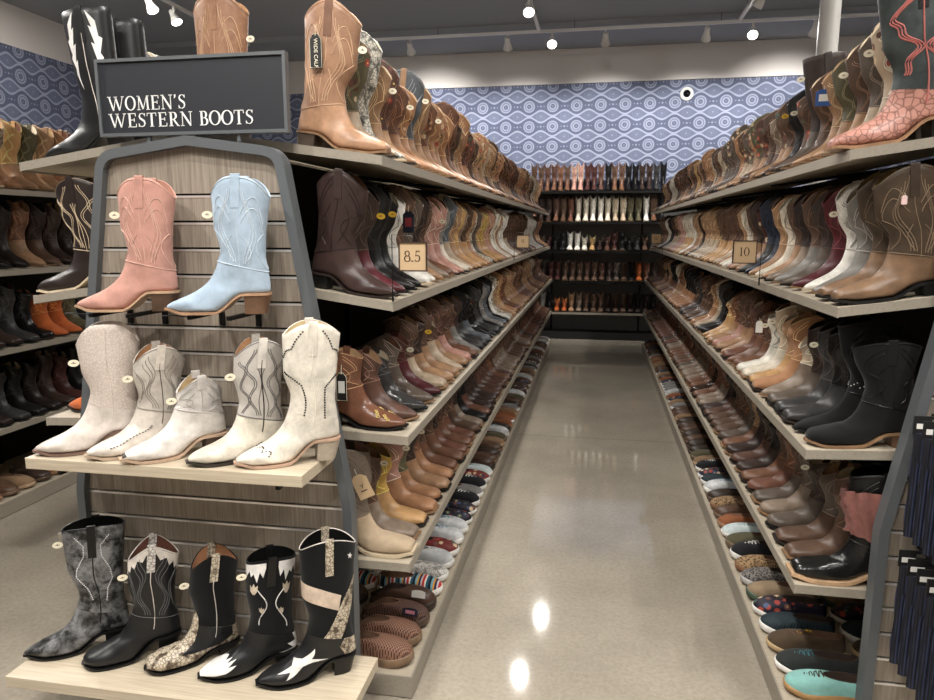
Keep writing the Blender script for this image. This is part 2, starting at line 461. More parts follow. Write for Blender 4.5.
        for i in range(1, dens):
            for j in range(1, dens):
                x, y = min(xs)+w*(i+.3*(j % 2))/dens, min(ys)+h*j/dens
                if inside(x, y): I.append((x, y))
        V, E, F, *_ = delaunay_2d_cdt([Vector(p) for p in B+I], [(i, (i+1) % n) for i in range(n)], [], 1, 1e-6)
        for sd in sides:
            f = (lambda p: s.S(sd*(PI/2+p[0]), p[1], off)) if region == 'S' else (lambda p: s.V(p[0], sd*p[1], off))
            mb.add([f(p) for p in V], [tuple(x) for x in F])
        return mb

SH = {}      # mesh cache
def boot_meshes(key, stitch='flame', **kw):
    if key in SH: return SH[key]
    b = Boot(**kw); d = {'boot': b}
    for i, nm in enumerate(('shaft', 'vamp', 'sole', 'heel', 'lining')):
        mb = MB(); getattr(b, nm)(mb); d[nm] = mb.mesh(nm, angle=40 if nm in ('sole', 'heel') else 70)
    d['pull_strap'] = [b.strap(MB(), sd).mesh('pull_strap') for sd in (1, -1)]
    d['stitching'] = [b.stitch(MB(), stitch, sides=(q,)).mesh('stitching') for q in (1, -1)] if stitch else None
    al = MB()
    al.cur = 0; b.shaft(al); al.cur = 1; b.vamp(al); al.cur = 2; b.sole(al); al.cur = 3; b.heel(al); al.cur = 4; b.lining(al)
    al.cur = 5
    for sd in (1, -1): b.strap(al, sd)
    if stitch:
        al.cur = 6; b.stitch(al, stitch)
    d['all'] = al.mesh('boot_body', angle=60)
    SH[key] = d
    return d

def xform(x, y, z, yaw, tilt=0, scl=1.0, L=.27, roll=0):
    # toe tip goes to (x,y,z)
    Rm = Matrix.Rotation(tilt, 4, 'Y') @ Matrix.Rotation(yaw, 4, 'Z') @ Matrix.Rotation(roll, 4, 'X')
    return Matrix.Translation((x, y, z)) @ Rm @ Matrix.Scale(scl, 4) @ Matrix.Translation((-L, 0, 0))

def make_boot(key, name, M, shaft, vamp, sole, heel=None, lining=None, strap=None, stitch=None, full=True):
    d = SH[key]; heel = heel or sole; lining = lining or LIN[0]; strap = strap or shaft
    if not full:
        mats = [shaft, vamp, sole, heel, lining, strap]+([stitch or shaft] if d['stitching'] else [])
        o = put(name, d['all'], mats); o.matrix_world = M
        return o
    r = empty(name, M=M)
    put('shaft', d['shaft'], shaft, r); put('vamp', d['vamp'], vamp, r); put('sole', d['sole'], sole, r)
    put('heel', d['heel'], heel, r); put('lining', d['lining'], lining, r)
    for m in d['pull_strap']: put('pull_strap', m, strap, r)
    if d['stitching'] and stitch:
        for m in d['stitching']: put('stitching', m, stitch, r)
    return r

LIN = [leather((196, 150, 100), 'suede'), leather((224, 205, 170), 'suede'), leather((120, 70, 45), 'suede'), leather((30, 28, 27), 'suede')]
# kinds of boot bodies for the shelves
for k, H in (('tallA', .385), ('tallB', .335), ('tallC', .348)):
    boot_meshes(k, {'tallA': 'flame', 'tallB': 'lyre', 'tallC': 'loops'}[k], H=H, L=.27, hh=.038, toe='snip', dip=.05, dipp=2.6, top=.16, mid=.138)
boot_meshes('squareA', 'lyre', H=.315, L=.275, hh=.032, toe='square', dip=.03, top=.155, mid=.14, sole=.006, welt=.004)
boot_meshes('squareB', 'arch', H=.29, L=.27, hh=.032, toe='square', dip=.035, top=.15, mid=.14, sole=.006, welt=.004)
boot_meshes('roundA', 'loops', H=.27, L=.265, hh=.03, toe='round', dip=.02, top=.145, mid=.135, sole=.007, welt=.004)
boot_meshes('shortA', 'arch', H=.235, L=.265, hh=.042, toe='snip', dip=.045, dipp=1.6, top=.145, mid=.13)
boot_meshes('shortB', 'lyre', H=.205, L=.26, hh=.04, toe='snip', dip=.03, top=.135, mid=.125)
boot_meshes('otc', None, H=.40, L=.27, hh=.045, toe='snip', dip=.0, top=.15, mid=.13)

# colour palette : name -> (rgb, sole rgb)
PAL = {
 'tan': (176,128,86), 'caramel': (184,124,80), 'honey': (206,150,86), 'sand': (190,164,132), 'cognac': (124,78,52), 'chestnut': (96,62,48),
 'brown': (98,68,50), 'dark brown': (62,44,36), 'chocolate': (50,35,30), 'espresso': (38,29,27), 'grey brown': (98,82,70), 'taupe': (140,118,98),
 'black': (24,22,22), 'charcoal': (58,56,56), 'grey': (128,122,116), 'cream': (222,208,182), 'white': (234,228,216), 'ivory': (228,220,202),
 'rose pink': (196,136,118), 'burgundy': (94,28,36), 'red': (150,36,34), 'navy': (34,44,66), 'slate blue': (92,98,106), 'teal': (52,92,92),
 'olive': (96,88,60), 'russet': (122,72,52), 'orange': (214,92,30), 'mahogany': (78,40,34), 'mustard': (206,156,60),
}
DARKS = ('black', 'charcoal', 'chocolate', 'espresso', 'dark brown', 'navy', 'mahogany')
SOLE_T = leather((150, 108, 70), 'smooth', rough=.5); SOLE_D = leather((46, 34, 28), 'smooth', rough=.5); SOLE_B = leather((20, 19, 19), 'smooth', rough=.5)
SOLE_C = leather((214, 190, 152), 'smooth', rough=.6)
def palmat(c, kind='smooth', c2=None, rough=None): return leather(PAL[c], kind, PAL[c2] if c2 else None, rough)
def look(col, kind, foot=None):
    """shaft material, vamp material, sole, heel, lining, stitching, words"""
    c = PAL[col]
    dark = col in DARKS
    bright = sum(c) > 540
    if kind == 'plain':
        sm = palmat(col); vm = palmat(foot or col); w = f'{col} plain'
    elif kind == 'gloss':
        sm = palmat(col, 'gloss'); vm = palmat(foot or col, 'gloss'); w = f'glossy {col}'
    elif kind == 'suede':
        sm = palmat(col, 'suede'); vm = palmat(foot or col, 'suede'); w = f'{col} suede'
    elif kind == 'tooled':
        sm = leather(c, 'tooled'); vm = palmat(foot or col); w = f'{col} tooled'
    elif kind == 'floral':
        sm = leather(c, 'floral', PAL['sand' if dark else 'chestnut']); vm = palmat(foot or col); w = f'{col} flower patterned'
    elif kind == 'snake':
        sm = leather(c, 'snake', tuple(int(v*.45) for v in c)); vm = leather(c, 'snake', tuple(int(v*.45) for v in c)); w = f'{col} snakeskin'
    elif kind == 'worn':
        sm = leather(c, 'worn', tuple(int(v*.55) for v in c)); vm = leather(c, 'worn', tuple(int(v*.6) for v in c)); w = f'{col} distressed'
    if foot and foot != col: vm = palmat(foot); w = f'{w.replace(" plain", "")}'
    st = leather(tuple(min(255, int(v*1.5)+24) for v in c), 'suede') if not bright else leather(tuple(int(v*.62) for v in c), 'suede')
    so = SOLE_B if dark and random.random() < .6 else (SOLE_D if random.random() < .4 else SOLE_T)
    if bright: so = SOLE_T if random.random() < .6 else SOLE_C
    li = LIN[3] if dark and random.random() < .5 else (LIN[1] if bright else random.choice(LIN[:3]))
    return sm, vm, so, (SOLE_D if so is SOLE_T and random.random() < .7 else so), li, st, w

ORD = {}
_o = 'first second third fourth fifth sixth seventh eighth ninth tenth eleventh twelfth thirteenth fourteenth fifteenth sixteenth seventeenth eighteenth nineteenth'.split()
for i in range(1, 100):
    if i < 20: ORD[i] = _o[i-1]
    else:
        t = ['twent', 'thirt', 'fort', 'fift', 'sixt', 'sevent', 'eight', 'ninet'][i//10-2]
        ORD[i] = t+'ieth' if i % 10 == 0 else t+'y-'+_o[i % 10-1]

# ------------------------------------------------------------------ geometry of the store
H0 = 1.48
ZS = {1: 1.686, 2: 1.272, 3: .868, 4: .460, 5: .075}       # shelf top at the aisle edge
TILT = {1: math.radians(8.2), 2: math.radians(8.2), 3: math.radians(2.5), 4: 0, 5: 0}
XE = {'L': {1: .605, 2: .582, 3: .542, 4: .542, 5: .542}, 'R': {1: .648, 2: .652, 3: .602, 4: .602, 5: .602}}
XF = .60; Y0 = 1.96; Y1 = 8.98

# setting
struct('floor', MB().box(-6.3, 5.0, -4, 10, -.1, 0), floor_mat())
struct('ceiling', MB().box(-6.3, 5.0, -4, 10, 3.86, 3.96), M_ceil)
WPX = wallpaper('blue_ogee_wallpaper_back', 0); WPY = wallpaper('blue_ogee_wallpaper_side', 1)
def wall(name, mb1, mb2, wp):
    a = MB(); a.cur = 0; a.v, a.f, a.mi = mb1.v, mb1.f, [0]*len(mb1.f)
    a.cur = 1; b = len(a.v); a.v = a.v+mb2.v; a.f = a.f+[tuple(b+i for i in f) for f in mb2.f]; a.mi = a.mi+[1]*len(mb2.f)
    return tag(put(name, a.mesh(name, False), [wp, M_wall]), kind='structure')
wall('wall_back', MB().box(-6.3, 5, 9.96, 10.1, 0, 3.43), MB().box(-6.3, 5, 9.96, 10.1, 3.43, 3.86), WPX)
wall('wall_left', MB().box(-6.4, -6.25, -4, 10, 0, 3.43), MB().box(-6.4, -6.25, -4, 10, 3.43, 3.86), WPY)
struct('wall_right', MB().box(5, 5.1, -4, 10, 0, 3.86), M_wall)
struct('wall_front', MB().box(-6.3, 5, -4.1, -4, 0, 3.86), M_wall)
struct('trim_back', MB().box(-6.25, 5, 9.93, 9.96, 3.415, 3.445), M_wall)

# gondolas -----------------------------------------------------------
def shelf_side(mb, mbl, sx, xc, x_edge, z, tilt, y0, y1, hd):
    """one shelf on the side sx of the centre line xc: slab and its front lip"""
    th = .021; dx = abs(x_edge-xc)
    x_in = xc+sx*.012
    zi = z+math.tan(tilt)*abs(x_edge-x_in)
    P = [(x_edge, z), (x_in, zi), (x_in, zi-th), (x_edge, z-th)]
    mb.prism(P, lambda p, k: (p[0], y0 if k == 0 else y1, p[1]))
    # lip: thin board around the aisle edge
    x2 = x_edge+sx*.004
    mbl.prism([(x_edge, z+.001), (x2, z+.001), (x2, z-th-.006), (x_edge, z-th-.006)], lambda p, k: (p[0], y0-.004 if k == 0 else y1, p[1]))
    mbl.prism([(x_edge, z+.001), (x_in, zi+.001), (x_in, zi-th-.004), (x_edge, z-th-.004)], lambda p, k: (p[0], y0-.004 if k == 0 else y0-.0002, p[1]))

def gondola(name, label, xc, hd, sides, y0, y1, ztop=1.754):
    r = empty(name, (0, 0, 0)); tag(r, label, 'shelving unit')
    put('centre_panel', MB().box(xc-.011, xc+.011, y0+.01, y1, .0, ztop-.02).mesh('centre_panel', False), M_black, r)
    hd0 = hd
    for sx in sides:
        hd = hd0
        hds = {k: hd if not (xc in (XL, XR) and abs(xc+sx*hd) < 1) else abs(xc)-XE['L' if xc < 0 else 'R'][k] for k in range(1, 6)}
        for k in (1, 2, 3, 4):
            hd = hds[k]
            mb, ml = MB(), MB()
            shelf_side(mb, ml, sx, xc, xc+sx*hd, ZS[k], TILT[k], y0+(0 if k < 4 else 0), y1, hd)
            sh = put('shelf', mb.mesh('shelf', False), M_shelf, r)
            put('shelf_edge', ml.mesh('shelf_edge', False), M_lip, sh)
        hd = hds[5]; mb = MB(); a, b = sorted((xc+sx*.012, xc+sx*hd)); mb.box(a, b, y0, y1, 0.012, ZS[5])
        bs = put('base_deck', mb.mesh('base_deck', False), M_shelf, r)
        ml = MB(); a, b = sorted((xc+sx*hd, xc+sx*(hd+.006))); yy = y0
        while yy < y1-.1:
            ml.box(a, b, yy, min(yy+1.216, y1), .004, ZS[5]+.001); yy += 1.22
        ml.box(*sorted((xc+sx*.012, xc+sx*(hd+.006))), y0-.006, y0-.0002, .004, ZS[5]+.001)
        put('kick_board', ml.mesh('kick_board', False), M_lip, bs)
        # uprights and shelf brackets every bay
        yy = y0+1.22
        while yy < y1:
            mu = MB()
            mu.box(*sorted((xc+sx*.012, xc+sx*.035)), yy-.012, yy+.012, ZS[5], ztop-.1)
            put('upright', mu.mesh('upright', False), M_bkmet, r)
            for k in (1, 2, 3, 4):
                mu = MB(); z = ZS[k]-.024; hd = hds[k]
                mu.prism([(xc+sx*.03, z+math.tan(TILT[k])*(hd-.03)-.004), (xc+sx*(hd-.08), z+math.tan(TILT[k])*.08-.004), (xc+sx*(hd-.08), z-.012+math.tan(TILT[k])*.08), (xc+sx*.03, z-.022+math.tan(TILT[k])*(hd-.03))], lambda p, q: (p[0], yy-.004 if q == 0 else yy+.004, p[1]))
                put('bracket', mu.mesh('bracket', False), M_bkmet, r)
            yy += 1.22
    return r
XL, XR = -1.185, 1.19
HDL = 1.185-XF; HDR = 1.19-XF-.01
gondola('shelving_unit', 'long boot shelving unit on the left of the aisle behind the sign', XL, HDL, (1, -1), Y0, Y1)
gondola('shelving_unit', 'long boot shelving unit on the right of the aisle', XR, HDR, (-1,), Y0+.08, Y1)
gondola('shelving_unit', 'boot shelving unit in the next aisle at far left', -3.56, .56, (1,), 2.3, 6.2)
# left unit of the next aisle is double sided and rests against the store wall
# back shelves
r = empty('wall_shelving_unit'); tag(r, 'black wall shelving full of boots at the end of the aisle', 'shelving unit')
put('back_panel', MB().box(-2.3, 2.4, 9.90, 9.93, 0, 2.0).mesh('back_panel', False), plain('dark_grey_steel', srgb(120, 119, 117), .6, .1), r)
for i, z in enumerate((1.985, 1.585, 1.205, .80, .375)):
    s_ = put('shelf', MB().box(-2.3, 2.4, 9.58, 9.90, z-.02, z).mesh('shelf', False), M_black, r)
    put('shelf_edge', MB().box(-2.3, 2.4, 9.574, 9.5799, z-.028, z+.001).mesh('shelf_edge', False), M_lip if i == 4 else M_bkmet, s_)
for x in (-1.8, -.58-.02, .62-.02, 1.82):
    put('upright', MB().box(x-.012, x+.012, 9.885, 9.8999, .02, 1.96).mesh('upright', False), M_bkmet, r)
put('base_deck', MB().box(-2.3, 2.4, 9.62, 9.90, 0.0, .10).mesh('base_deck', False), M_black, r)

# end panels -----------------------------------------------------------
def end_panel(label, xc, yf, z_ins):
    r = empty('end_display_panel', (xc, yf, 0)); tag(r, label, 'display panel')
    def rounded(hwb, hwt, zsh, ztop, zb):
        # half profile right side from bottom, mirrored
        pts = [(hwb, zb), (hwb, .66), (hwb-.004, .69)]
        # slanted up to the shoulder with a rounded corner to the gable
        A = Vector((hwb-.002, .70)); B = Vector((hwt, zsh)); C = Vector((0, ztop))
        d1 = (A-B).normalized(); d2 = (C-B).normalized(); rr = .055
        p1, p2 = B+d1*rr, B+d2*rr
        for i in range(9):
            u = i/8; pts.append(tuple(p1*(1-u)**2+B*2*u*(1-u)+p2*u*u))
        pts.append((0, ztop))
        return pts
    out = rounded(.458, .285, 1.703, 1.742, .0)
    full = out+[(-x, z) for x, z in reversed(out[:-1])]
    # frame as a swept rectangular tube
    n = len(full); w = .020
    def nrm(i):
        a = Vector(full[max(i-1, 0)]); b = Vector(full[min(i+1, n-1)]); d = (b-a).normalized(); return Vector((-d.y, d.x))
    rows = []
    for i, p in enumerate(full):
        p = Vector(p); q = p+nrm(i)*w*1.35
        rows.append([(p.x, -.024, p.y), (p.x, .024, p.y), (q.x, .024, q.y), (q.x, -.024, q.y)])
    put('frame', MB().grid(rows, True, True, True).mesh('frame', False), M_frame, r)
    inner = [tuple(Vector(p)+nrm(i)*w*1.2) for i, p in enumerate(full)]
    def width(z):
        for a, b in zip(inner, inner[1:]):
            if a[0] > 0 and (a[1]-z)*(b[1]-z) <= 0 and a[1] != b[1]:
                return a[0]+(b[0]-a[0])*(z-a[1])/(b[1]-a[1])
        return inner[0][0]
    mb, mi = MB(), MB()
    zz = [.09]+[z for z in reversed(z_ins)]
    g = .0045
    edges = [.03]+[z for z in sorted(z_ins)]
    for a, b in zip(edges, edges[1:]):
        wa, wb = width(a+g), width(b-g)
        mb.prism([(-wa, a+g), (wa, a+g), (wb, b-g), (-wb, b-g)], lambda p, k: (p[0], .0 if k == 0 else .018, p[1]))
    top = edges[-1]+g
    tp = [p for p in inner if p[1] > top]; wa = width(top)
    mb.prism([(wa, top)]+tp+[(-wa, top)], lambda p, k: (p[0], .0 if k == 0 else .018, p[1]))
    sp = put('slat_panel', mb.mesh('slat_panel', False), M_slat, r)
    put('backing_board', MB().prism([(-wx, z) for wx, z in ((width(.05), .05), (width(1.6), 1.6))]+[(wx, z) for wx, z in ((width(1.6), 1.6), (width(.05), .05))][0:2], lambda p, k: (p[0], .0185 if k == 0 else .026, p[1])).mesh('backing_board', False), M_black, r)
    for z in z_ins:
        w_ = width(z)-.002
        mi = MB().box(-w_, w_, .004, .0178, z-.0044, z-.0012); mi.box(-w_, w_, -.0012, .0040, z-.0075, z-.0012)
        put('metal_insert', mi.mesh('metal_insert', False), M_chrome, r)
    return r
Z_INS = [1.579-.0766*i for i in range(20)]
EP = end_panel('grey framed wood slat end panel under the women\'s western boots sign', -1.146, 1.885, Z_INS)
end_panel('grey framed wood slat end panel holding black packs at right edge', 1.245, 2.004, Z_INS)

# display shelves on the end panel
def disp_shelf(x0, x1, y0, y1, z, th, label):
    r = empty('display_shelf', ((x0+x1)/2, y1, z)); tag(r, label, 'display shelf')
    cx = (x0+x1)/2
    me = MB().box(x0-cx, x1-cx, y0-y1, 0, -th, 0).mesh('board', False)
    b = put('board', me, M_board, r); md = b.modifiers.new('bev', 'BEVEL'); md.width = .0015; md.segments = 2
    for s in (-1, 1):
        k = MB().box(s*.33-.006, s*.33+.006, -.2, .024, -th-.022, -th-.0005)
        put('bracket', k.mesh('bracket', False), M_bkmet, r)
disp_shelf(-1.56, -.735, 1.63, 1.858, .85, .032, 'wooden display shelf holding five white and cream boots')
disp_shelf(-1.655, -.615, 1.575, 1.858, .20, .034, 'wooden display shelf holding five black boots near the floor')

# sign -------------------------------------------------------------------
def stroke(mb, pts, ws, y, X0, Z0, k, kx):
    P = [Vector(p) for p in pts]; L = []; R = []
    for i, p in enumerate(P):
        d = (P[min(i+1, len(P)-1)]-P[max(i-1, 0)]).normalized(); n = Vector((-d.y, d.x)); w = (ws[i] if isinstance(ws, list) else ws)/2
        L.append(p+n*w); R.append(p-n*w)
    rows = []
    for a, b in zip(L, R):
        f = lambda q, yy: (X0+q.x*k*kx, yy, Z0+q.y*k)
        rows.append([f(a, y), f(b, y), f(b, y+.0008), f(a, y+.0008)])
    mb.grid(rows, True, True, True)
def arc(cx, cy, rx, ry, a0, a1, n=14, th=.14, tn=.05):
    pts, ws = [], []
    for i in range(n+1):
        a = math.radians(a0+(a1-a0)*i/n); pts.append((cx+rx*cos(a), cy+ry*sin(a))); ws.append(tn+(th-tn)*abs(cos(a))**1.5)
    return pts, ws
T_, n_ = .145, .055
def glyph(c):
    S = []
    st = lambda x, z0=0, z1=1, w=T_: S.append(([(x, z0), (x, z1)], w))
    h = lambda x0, x1, z, w=n_: S.append(([(x0, z), (x1, z)], w))
    def sf(x, z, l=.15): h(x-l, x+l, z+(.02 if z < .5 else -.02))
    if c == 'W':
        S += [([(.1, 1), (.42, 0)], .12), ([(.42, 0), (.68, 1)], .05), ([(.62, 1), (.94, 0)], .12), ([(.94, 0), (1.22, 1)], .05)]
        sf(.1, 1, .14); sf(.64, 1, .14); sf(1.22, 1, .12); return S, 1.36
    if c == 'O': S += [arc(.42, .5, .37, .49, 0, 360, 28, .15, .055)]; return S, .86
    if c == 'M':
        S += [([(.17, 0), (.2, 1)], .05), ([(.2, 1), (.53, .05)], .12), ([(.53, .05), (.86, 1)], .05), ([(.88, 1), (.92, 0)], .13)]
        sf(.17, 0, .13); sf(.92, 0, .15); h(.05, .25, .98); h(.82, 1.02, .98); return S, 1.08
    if c == 'E':
        st(.2); h(.06, .66, .98); h(.06, .7, .02); h(.2, .55, .52); S += [([(.64, 1), (.66, .78)], .05), ([(.68, 0), (.7, .25)], .05), ([(.55, .64), (.55, .4)], .045)]; return S, .78
    if c == 'N':
        S += [([(.17, 0), (.17, 1)], .05), ([(.15, 1), (.8, .0)], .13), ([(.8, 0), (.8, 1)], .05)]; sf(.17, 0, .13); sf(.8, 1, .14); h(.02, .2, .98); return S, .98
    if c == "'":
        S += [([(.12, 1.0), (.13, .88), (.06, .74)], [.13, .1, .03])]; return S, .28
    if c == 'S':
        p = [(.53, .8), (.47, .93), (.33, .98), (.18, .92), (.12, .77), (.18, .63), (.33, .53), (.48, .42), (.53, .26), (.46, .09), (.3, .02), (.15, .06), (.07, .22)]
        S += [(p, [.04, .045, .05, .07, .1, .13, .14, .13, .1, .07, .05, .045, .04]), ([(.54, .98), (.54, .76)], .04), ([(.07, .02), (.065, .26)], .04)]; return S, .64
    if c == 'T': st(.38); h(.04, .72, .97, .05); S += [([(.05, 1), (.03, .76)], .045), ([(.71, 1), (.73, .76)], .045)]; sf(.38, 0, .16); return S, .78
    if c == 'R':
        st(.2); sf(.2, 0, .15); h(.05, .4, .98); h(.2, .4, .49); S += [arc(.38, .735, .2, .245, -90, 90, 12, .15, .055), ([(.38, .5), (.72, .02)], .12)]; h(.66, .84, .02); return S, .84
    if c == 'B':
        st(.2); h(.05, .4, .98); h(.05, .42, .02); h(.2, .4, .52); S += [arc(.38, .75, .17, .23, -90, 90, 12, .14, .055), arc(.4, .27, .22, .25, -90, 90, 12, .15, .055)]; return S, .72
    if c == '8': S += [arc(.3, .755, .2, .225, 0, 360, 20, .1, .045), arc(.3, .28, .25, .26, 0, 360, 22, .12, .045)]; return S, .62
    if c == '5': S += [([(.14, .97), (.5, .97)], .07), ([(.16, .97), (.13, .56)], .045), arc(.26, .31, .24, .28, 130, -150, 18, .12, .05)]; return S, .6
    if c == '.': S += [([(.08, .0), (.08, .12)], .13)]; return S, .24
    if c == '1': st(.25, 0, .98, .11); sf(.25, 0, .14); S += [([(.25, .97), (.1, .86)], .04)]; return S, .46
    if c == '0': S += [arc(.32, .48, .25, .48, 0, 360, 24, .12, .045)]; return S, .66
    if c == '9': S += [arc(.3, .68, .23, .29, 0, 360, 20, .11, .045), ([(.53, .7), (.5, .4), (.36, .14), (.15, .0)], [.11, .1, .07, .04])]; return S, .62
    return S, .34
def text(mb, s, x, z, y, cap, length=None):
    ws = sum(glyph(c)[1]+.06 for c in s); kx = 1 if length is None else length/(ws*cap)
    for c in s:
        g, w = glyph(c)
        for pts, wd in g: stroke(mb, pts, wd, y, x, z, cap, kx)
        x += (w+.06)*cap*kx
r = empty('store_sign', (-1.139, 1.895, 1.738)); tag(r, "black sign reading WOMEN'S WESTERN BOOTS above the end panel", 'sign')
x0, x1, z0, z1 = -.282, .282, .018, .213
put('sign_panel', MB().box(x0, x1, -.004, .008, z0, z1).mesh('sign_panel', False), M_signface, r)
fm = MB(); t = .009
fm.box(x0-t, x1+t, -.01, .012, z1, z1+t).box(x0-t, x1+t, -.01, .012, z0-t, z0).box(x0-t, x0, -.01, .012, z0, z1).box(x1, x1+t, -.01, .012, z0, z1)
put('sign_frame', fm.mesh('sign_frame', False), M_frame, r)
for tw, tz, tl in (("WOMEN'S", .081, .248), ('WESTERN BOOTS', .034, .452)):
    wx = x0+.022; tot = sum(glyph(c)[1]+.06 for c in tw)
    for word in tw.split():
        wl = sum(glyph(c)[1]+.06 for c in word)/tot*tl
        tx = MB(); text(tx, word, wx, tz, -.0052, .0385, wl); put('lettering', tx.mesh('lettering', False), M_letter, r)
        wx += wl+(glyph(' ')[1]+.06)/tot*tl
for sx in (-.14, .14):
    put('post', MB().box(sx-.005, sx+.005, -.003, .006, -.013, z0-t).mesh('post', False), M_frame, r)

# size signs hanging at the shelf edge
def size_sign(x, y, z, s, label, cap=.034, w=.083, side=1):
    r = empty('size_sign', (x, y, z)); tag(r, label, 'sign', 'shoe size signs hanging over the shelves')
    h = w/2
    put('card', MB().box(-h, h, 0, .003, -h, h).mesh('card', False), M_kraft, r)
    f = MB(); e = .0035
    f.box(-h-e, h+e, -.003, .005, h, h+e).box(-h-e, h+e, -.003, .005, -h-e, -h).box(-h-e, -h, -.003, .005, -h, h).box(h, h+e, -.003, .005, -h, h)
    put('frame', f.mesh('frame', False), M_brownframe, r)
    t_ = MB(); ws = sum(glyph(c)[1]+.06 for c in s)*cap; text(t_, s, -ws/2, -cap*.45, -.0012, cap)
    put('number', t_.mesh('number', False), M_tagink, r)
    # wire arm: up from the card and back down to the shelf lip
    xs = -side*.062
    put('wire', MB().tube([(0, .004, h+.002), (0, .004, h+.02), (xs, .004, h+.024), (xs, .004, -.10)], .0014, 6).tube([(xs, .004, -.10), (xs-side*.0, .004, -.13)], .003, 6).mesh('wire'), M_bkmet, r)
size_sign(-.513, 1.946, 1.405, '8.5', 'framed tan size sign reading 8.5 hanging before the left second shelf', .031, .076, side=1)
size_sign(-.513, 5.0, 1.40, '9', 'small framed tan size sign reading 9 farther down the left shelf', side=1)
size_sign(.572, 2.92, 1.395, '10', 'framed tan size sign reading 10 hanging before the right second shelf', side=-1)
size_sign(.552, 6.9, 1.40, '10', 'small framed size sign at the far end of the right second shelf', .028, side=-1)

# ------------------------------------------------------------------ the ten display boots and other single pieces
def dots(b, pts, r, sides=(1, -1), region='S', off=.001):
    mb = MB()
    for sd in sides:
        for p in pts:
            c = b.S(sd*(PI/2+p[0]), p[1], off) if region == 'S' else b.V(p[0], sd*p[1], off)
            rows = [[c+Vector((cos(a)*r*k, sd*h, sin(a)*r*k)) for a in (0, 1.05, 2.09, 3.14, 4.19, 5.24)] for k, h in ((1, 0), (.6, r*.6))]
            if region == 'V': rows = [[c+Vector((cos(a)*r*k, sin(a)*r*k, h)) for a in (0, 1.05, 2.09, 3.14, 4.19, 5.24)] for k, h in ((1, 0), (.6, r*.6))]
            mb.grid(rows, True, True, True)
    return mb
def resample(pts, n):
    L = [0]
    for a, b in zip(pts, pts[1:]): L.append(L[-1]+math.hypot((a[0]-b[0])*.06, (a[1]-b[1])*.25))
    out = []
    for i in range(n):
        d = L[-1]*i/(n-1); k = max(j for j in range(len(L)) if L[j] <= d+1e-9); k = min(k, len(pts)-2)
        u = (d-L[k])/max(1e-9, L[k+1]-L[k]); out.append((pts[k][0]+(pts[k+1][0]-pts[k][0])*u, pts[k][1]+(pts[k+1][1]-pts[k][1])*u))
    return out
def oval_tag(parent, b, q=.8, ph=0, mat=None, push=.013, r=.0125, side=1):
    c = b.S(ph, q, .001)+Vector((push*cos(ph) if abs(cos(ph)) > .1 else 0, 0, 0))+Vector((0, side*.006, 0))
    A = [2*PI*i/16 for i in range(16)]
    mb = MB().grid([[c+Vector((cos(a)*r*1.15, y, sin(a)*r*.8)) for a in A] for y in (-.0007, .0007)], True, True, True)
    t = put('oval_tag', mb.mesh('oval_tag', False), mat or M_tag, parent)
    ink = MB()
    for sy in (-.0009, .0009):
        ink.box(c.x-r*.45, c.x+r*.45, c.y+sy-.0001, c.y+sy+.0001, c.z-.001, c.z+.0006)
        ink.box(c.x-r*.1, c.x+r*.15, c.y+sy-.0001, c.y+sy+.0001, c.z+.0012, c.z+.0035)
    put('print', ink.mesh('print', False), M_tagink, t)
def piping(b, mat, parent, name='piping', r=.0014):
    put(name, MB().tube([b.S(2*PI*i/40, 1, -.0015) for i in range(41)], r, 6, False).mesh(name), mat, parent)
def seam(b, mat, parent, r=.0011, q1=.76, q0=0.0):
    mb = MB()
    for sd in (1, -1):
        p = [b.V(.16, sd*PI/2*1.0, .0008), b.V(.08, sd*PI/2, .0008)]+[b.S(sd*PI/2, q0+(q1-q0)*i/16, .0008) for i in range(17)]
        mb.tube(p, r, 6)
    put2('side_seam', mb, mat, parent)
def hero(name, label, cat, kw, M, mats, stitch=None, stitchmat=None, strap=None, parts=(), tagq=None, tagph=0, tagside=1, group=None, nostrap=False):
    key = label
    boot_meshes(key, stitch or 'none', **kw) if stitch else boot_meshes(key, None, **kw)
    d = SH[key]; b = d['boot']
    sh, vm, so, he, li = mats
    r = make_boot(key, name, M, sh, vm, so, he, li, strap or sh, stitchmat)
    if nostrap:
        for c in [c for c in r.children if c.name.startswith('pull_strap')]: bpy.data.objects.remove(c)
    tag(r, label, cat, group)
    for nm, mb, m in parts: put2(nm, mb, m, r)
    if tagq is not None: oval_tag(r, b, tagq, tagph, side=tagside)
    return r, b
def hx(x, y, z, deg, L=.26, tilt=0, roll=0): return xform(x, y, z, math.radians(deg), tilt, 1, L, roll)

Boot.N = 40
st_pink = leather((226, 170, 150), 'suede'); pink = leather((205, 140, 122), 'suede'); heelw = leather((96, 68, 48), 'smooth')
K = dict(L=.285, H=.362, hh=.05, toe='snip', top=.155, mid=.136, dip=.05, dipp=2.8)
hero('cowboy_boot', 'rose pink suede cowboy boot on pegs beside the light blue one', 'cowboy boot', K, hx(-1.432, 1.735, 1.256, -168, .285),
     (pink, pink, leather((205, 160, 120)), heelw, leather((196, 130, 105), 'suede')), 'lyre', st_pink, tagq=.72, tagside=1)
blue = leather((160, 184, 208), 'suede')
hero('cowboy_boot', 'light blue suede cowboy boot on pegs right of the pink one', 'cowboy boot', K, hx(-1.145, 1.72, 1.256, -168, .285),
     (blue, blue, leather((190, 140, 100)), leather((120, 82, 56)), leather((150, 165, 180), 'suede')), 'lyre', leather((196, 212, 228), 'suede'), tagq=.72)
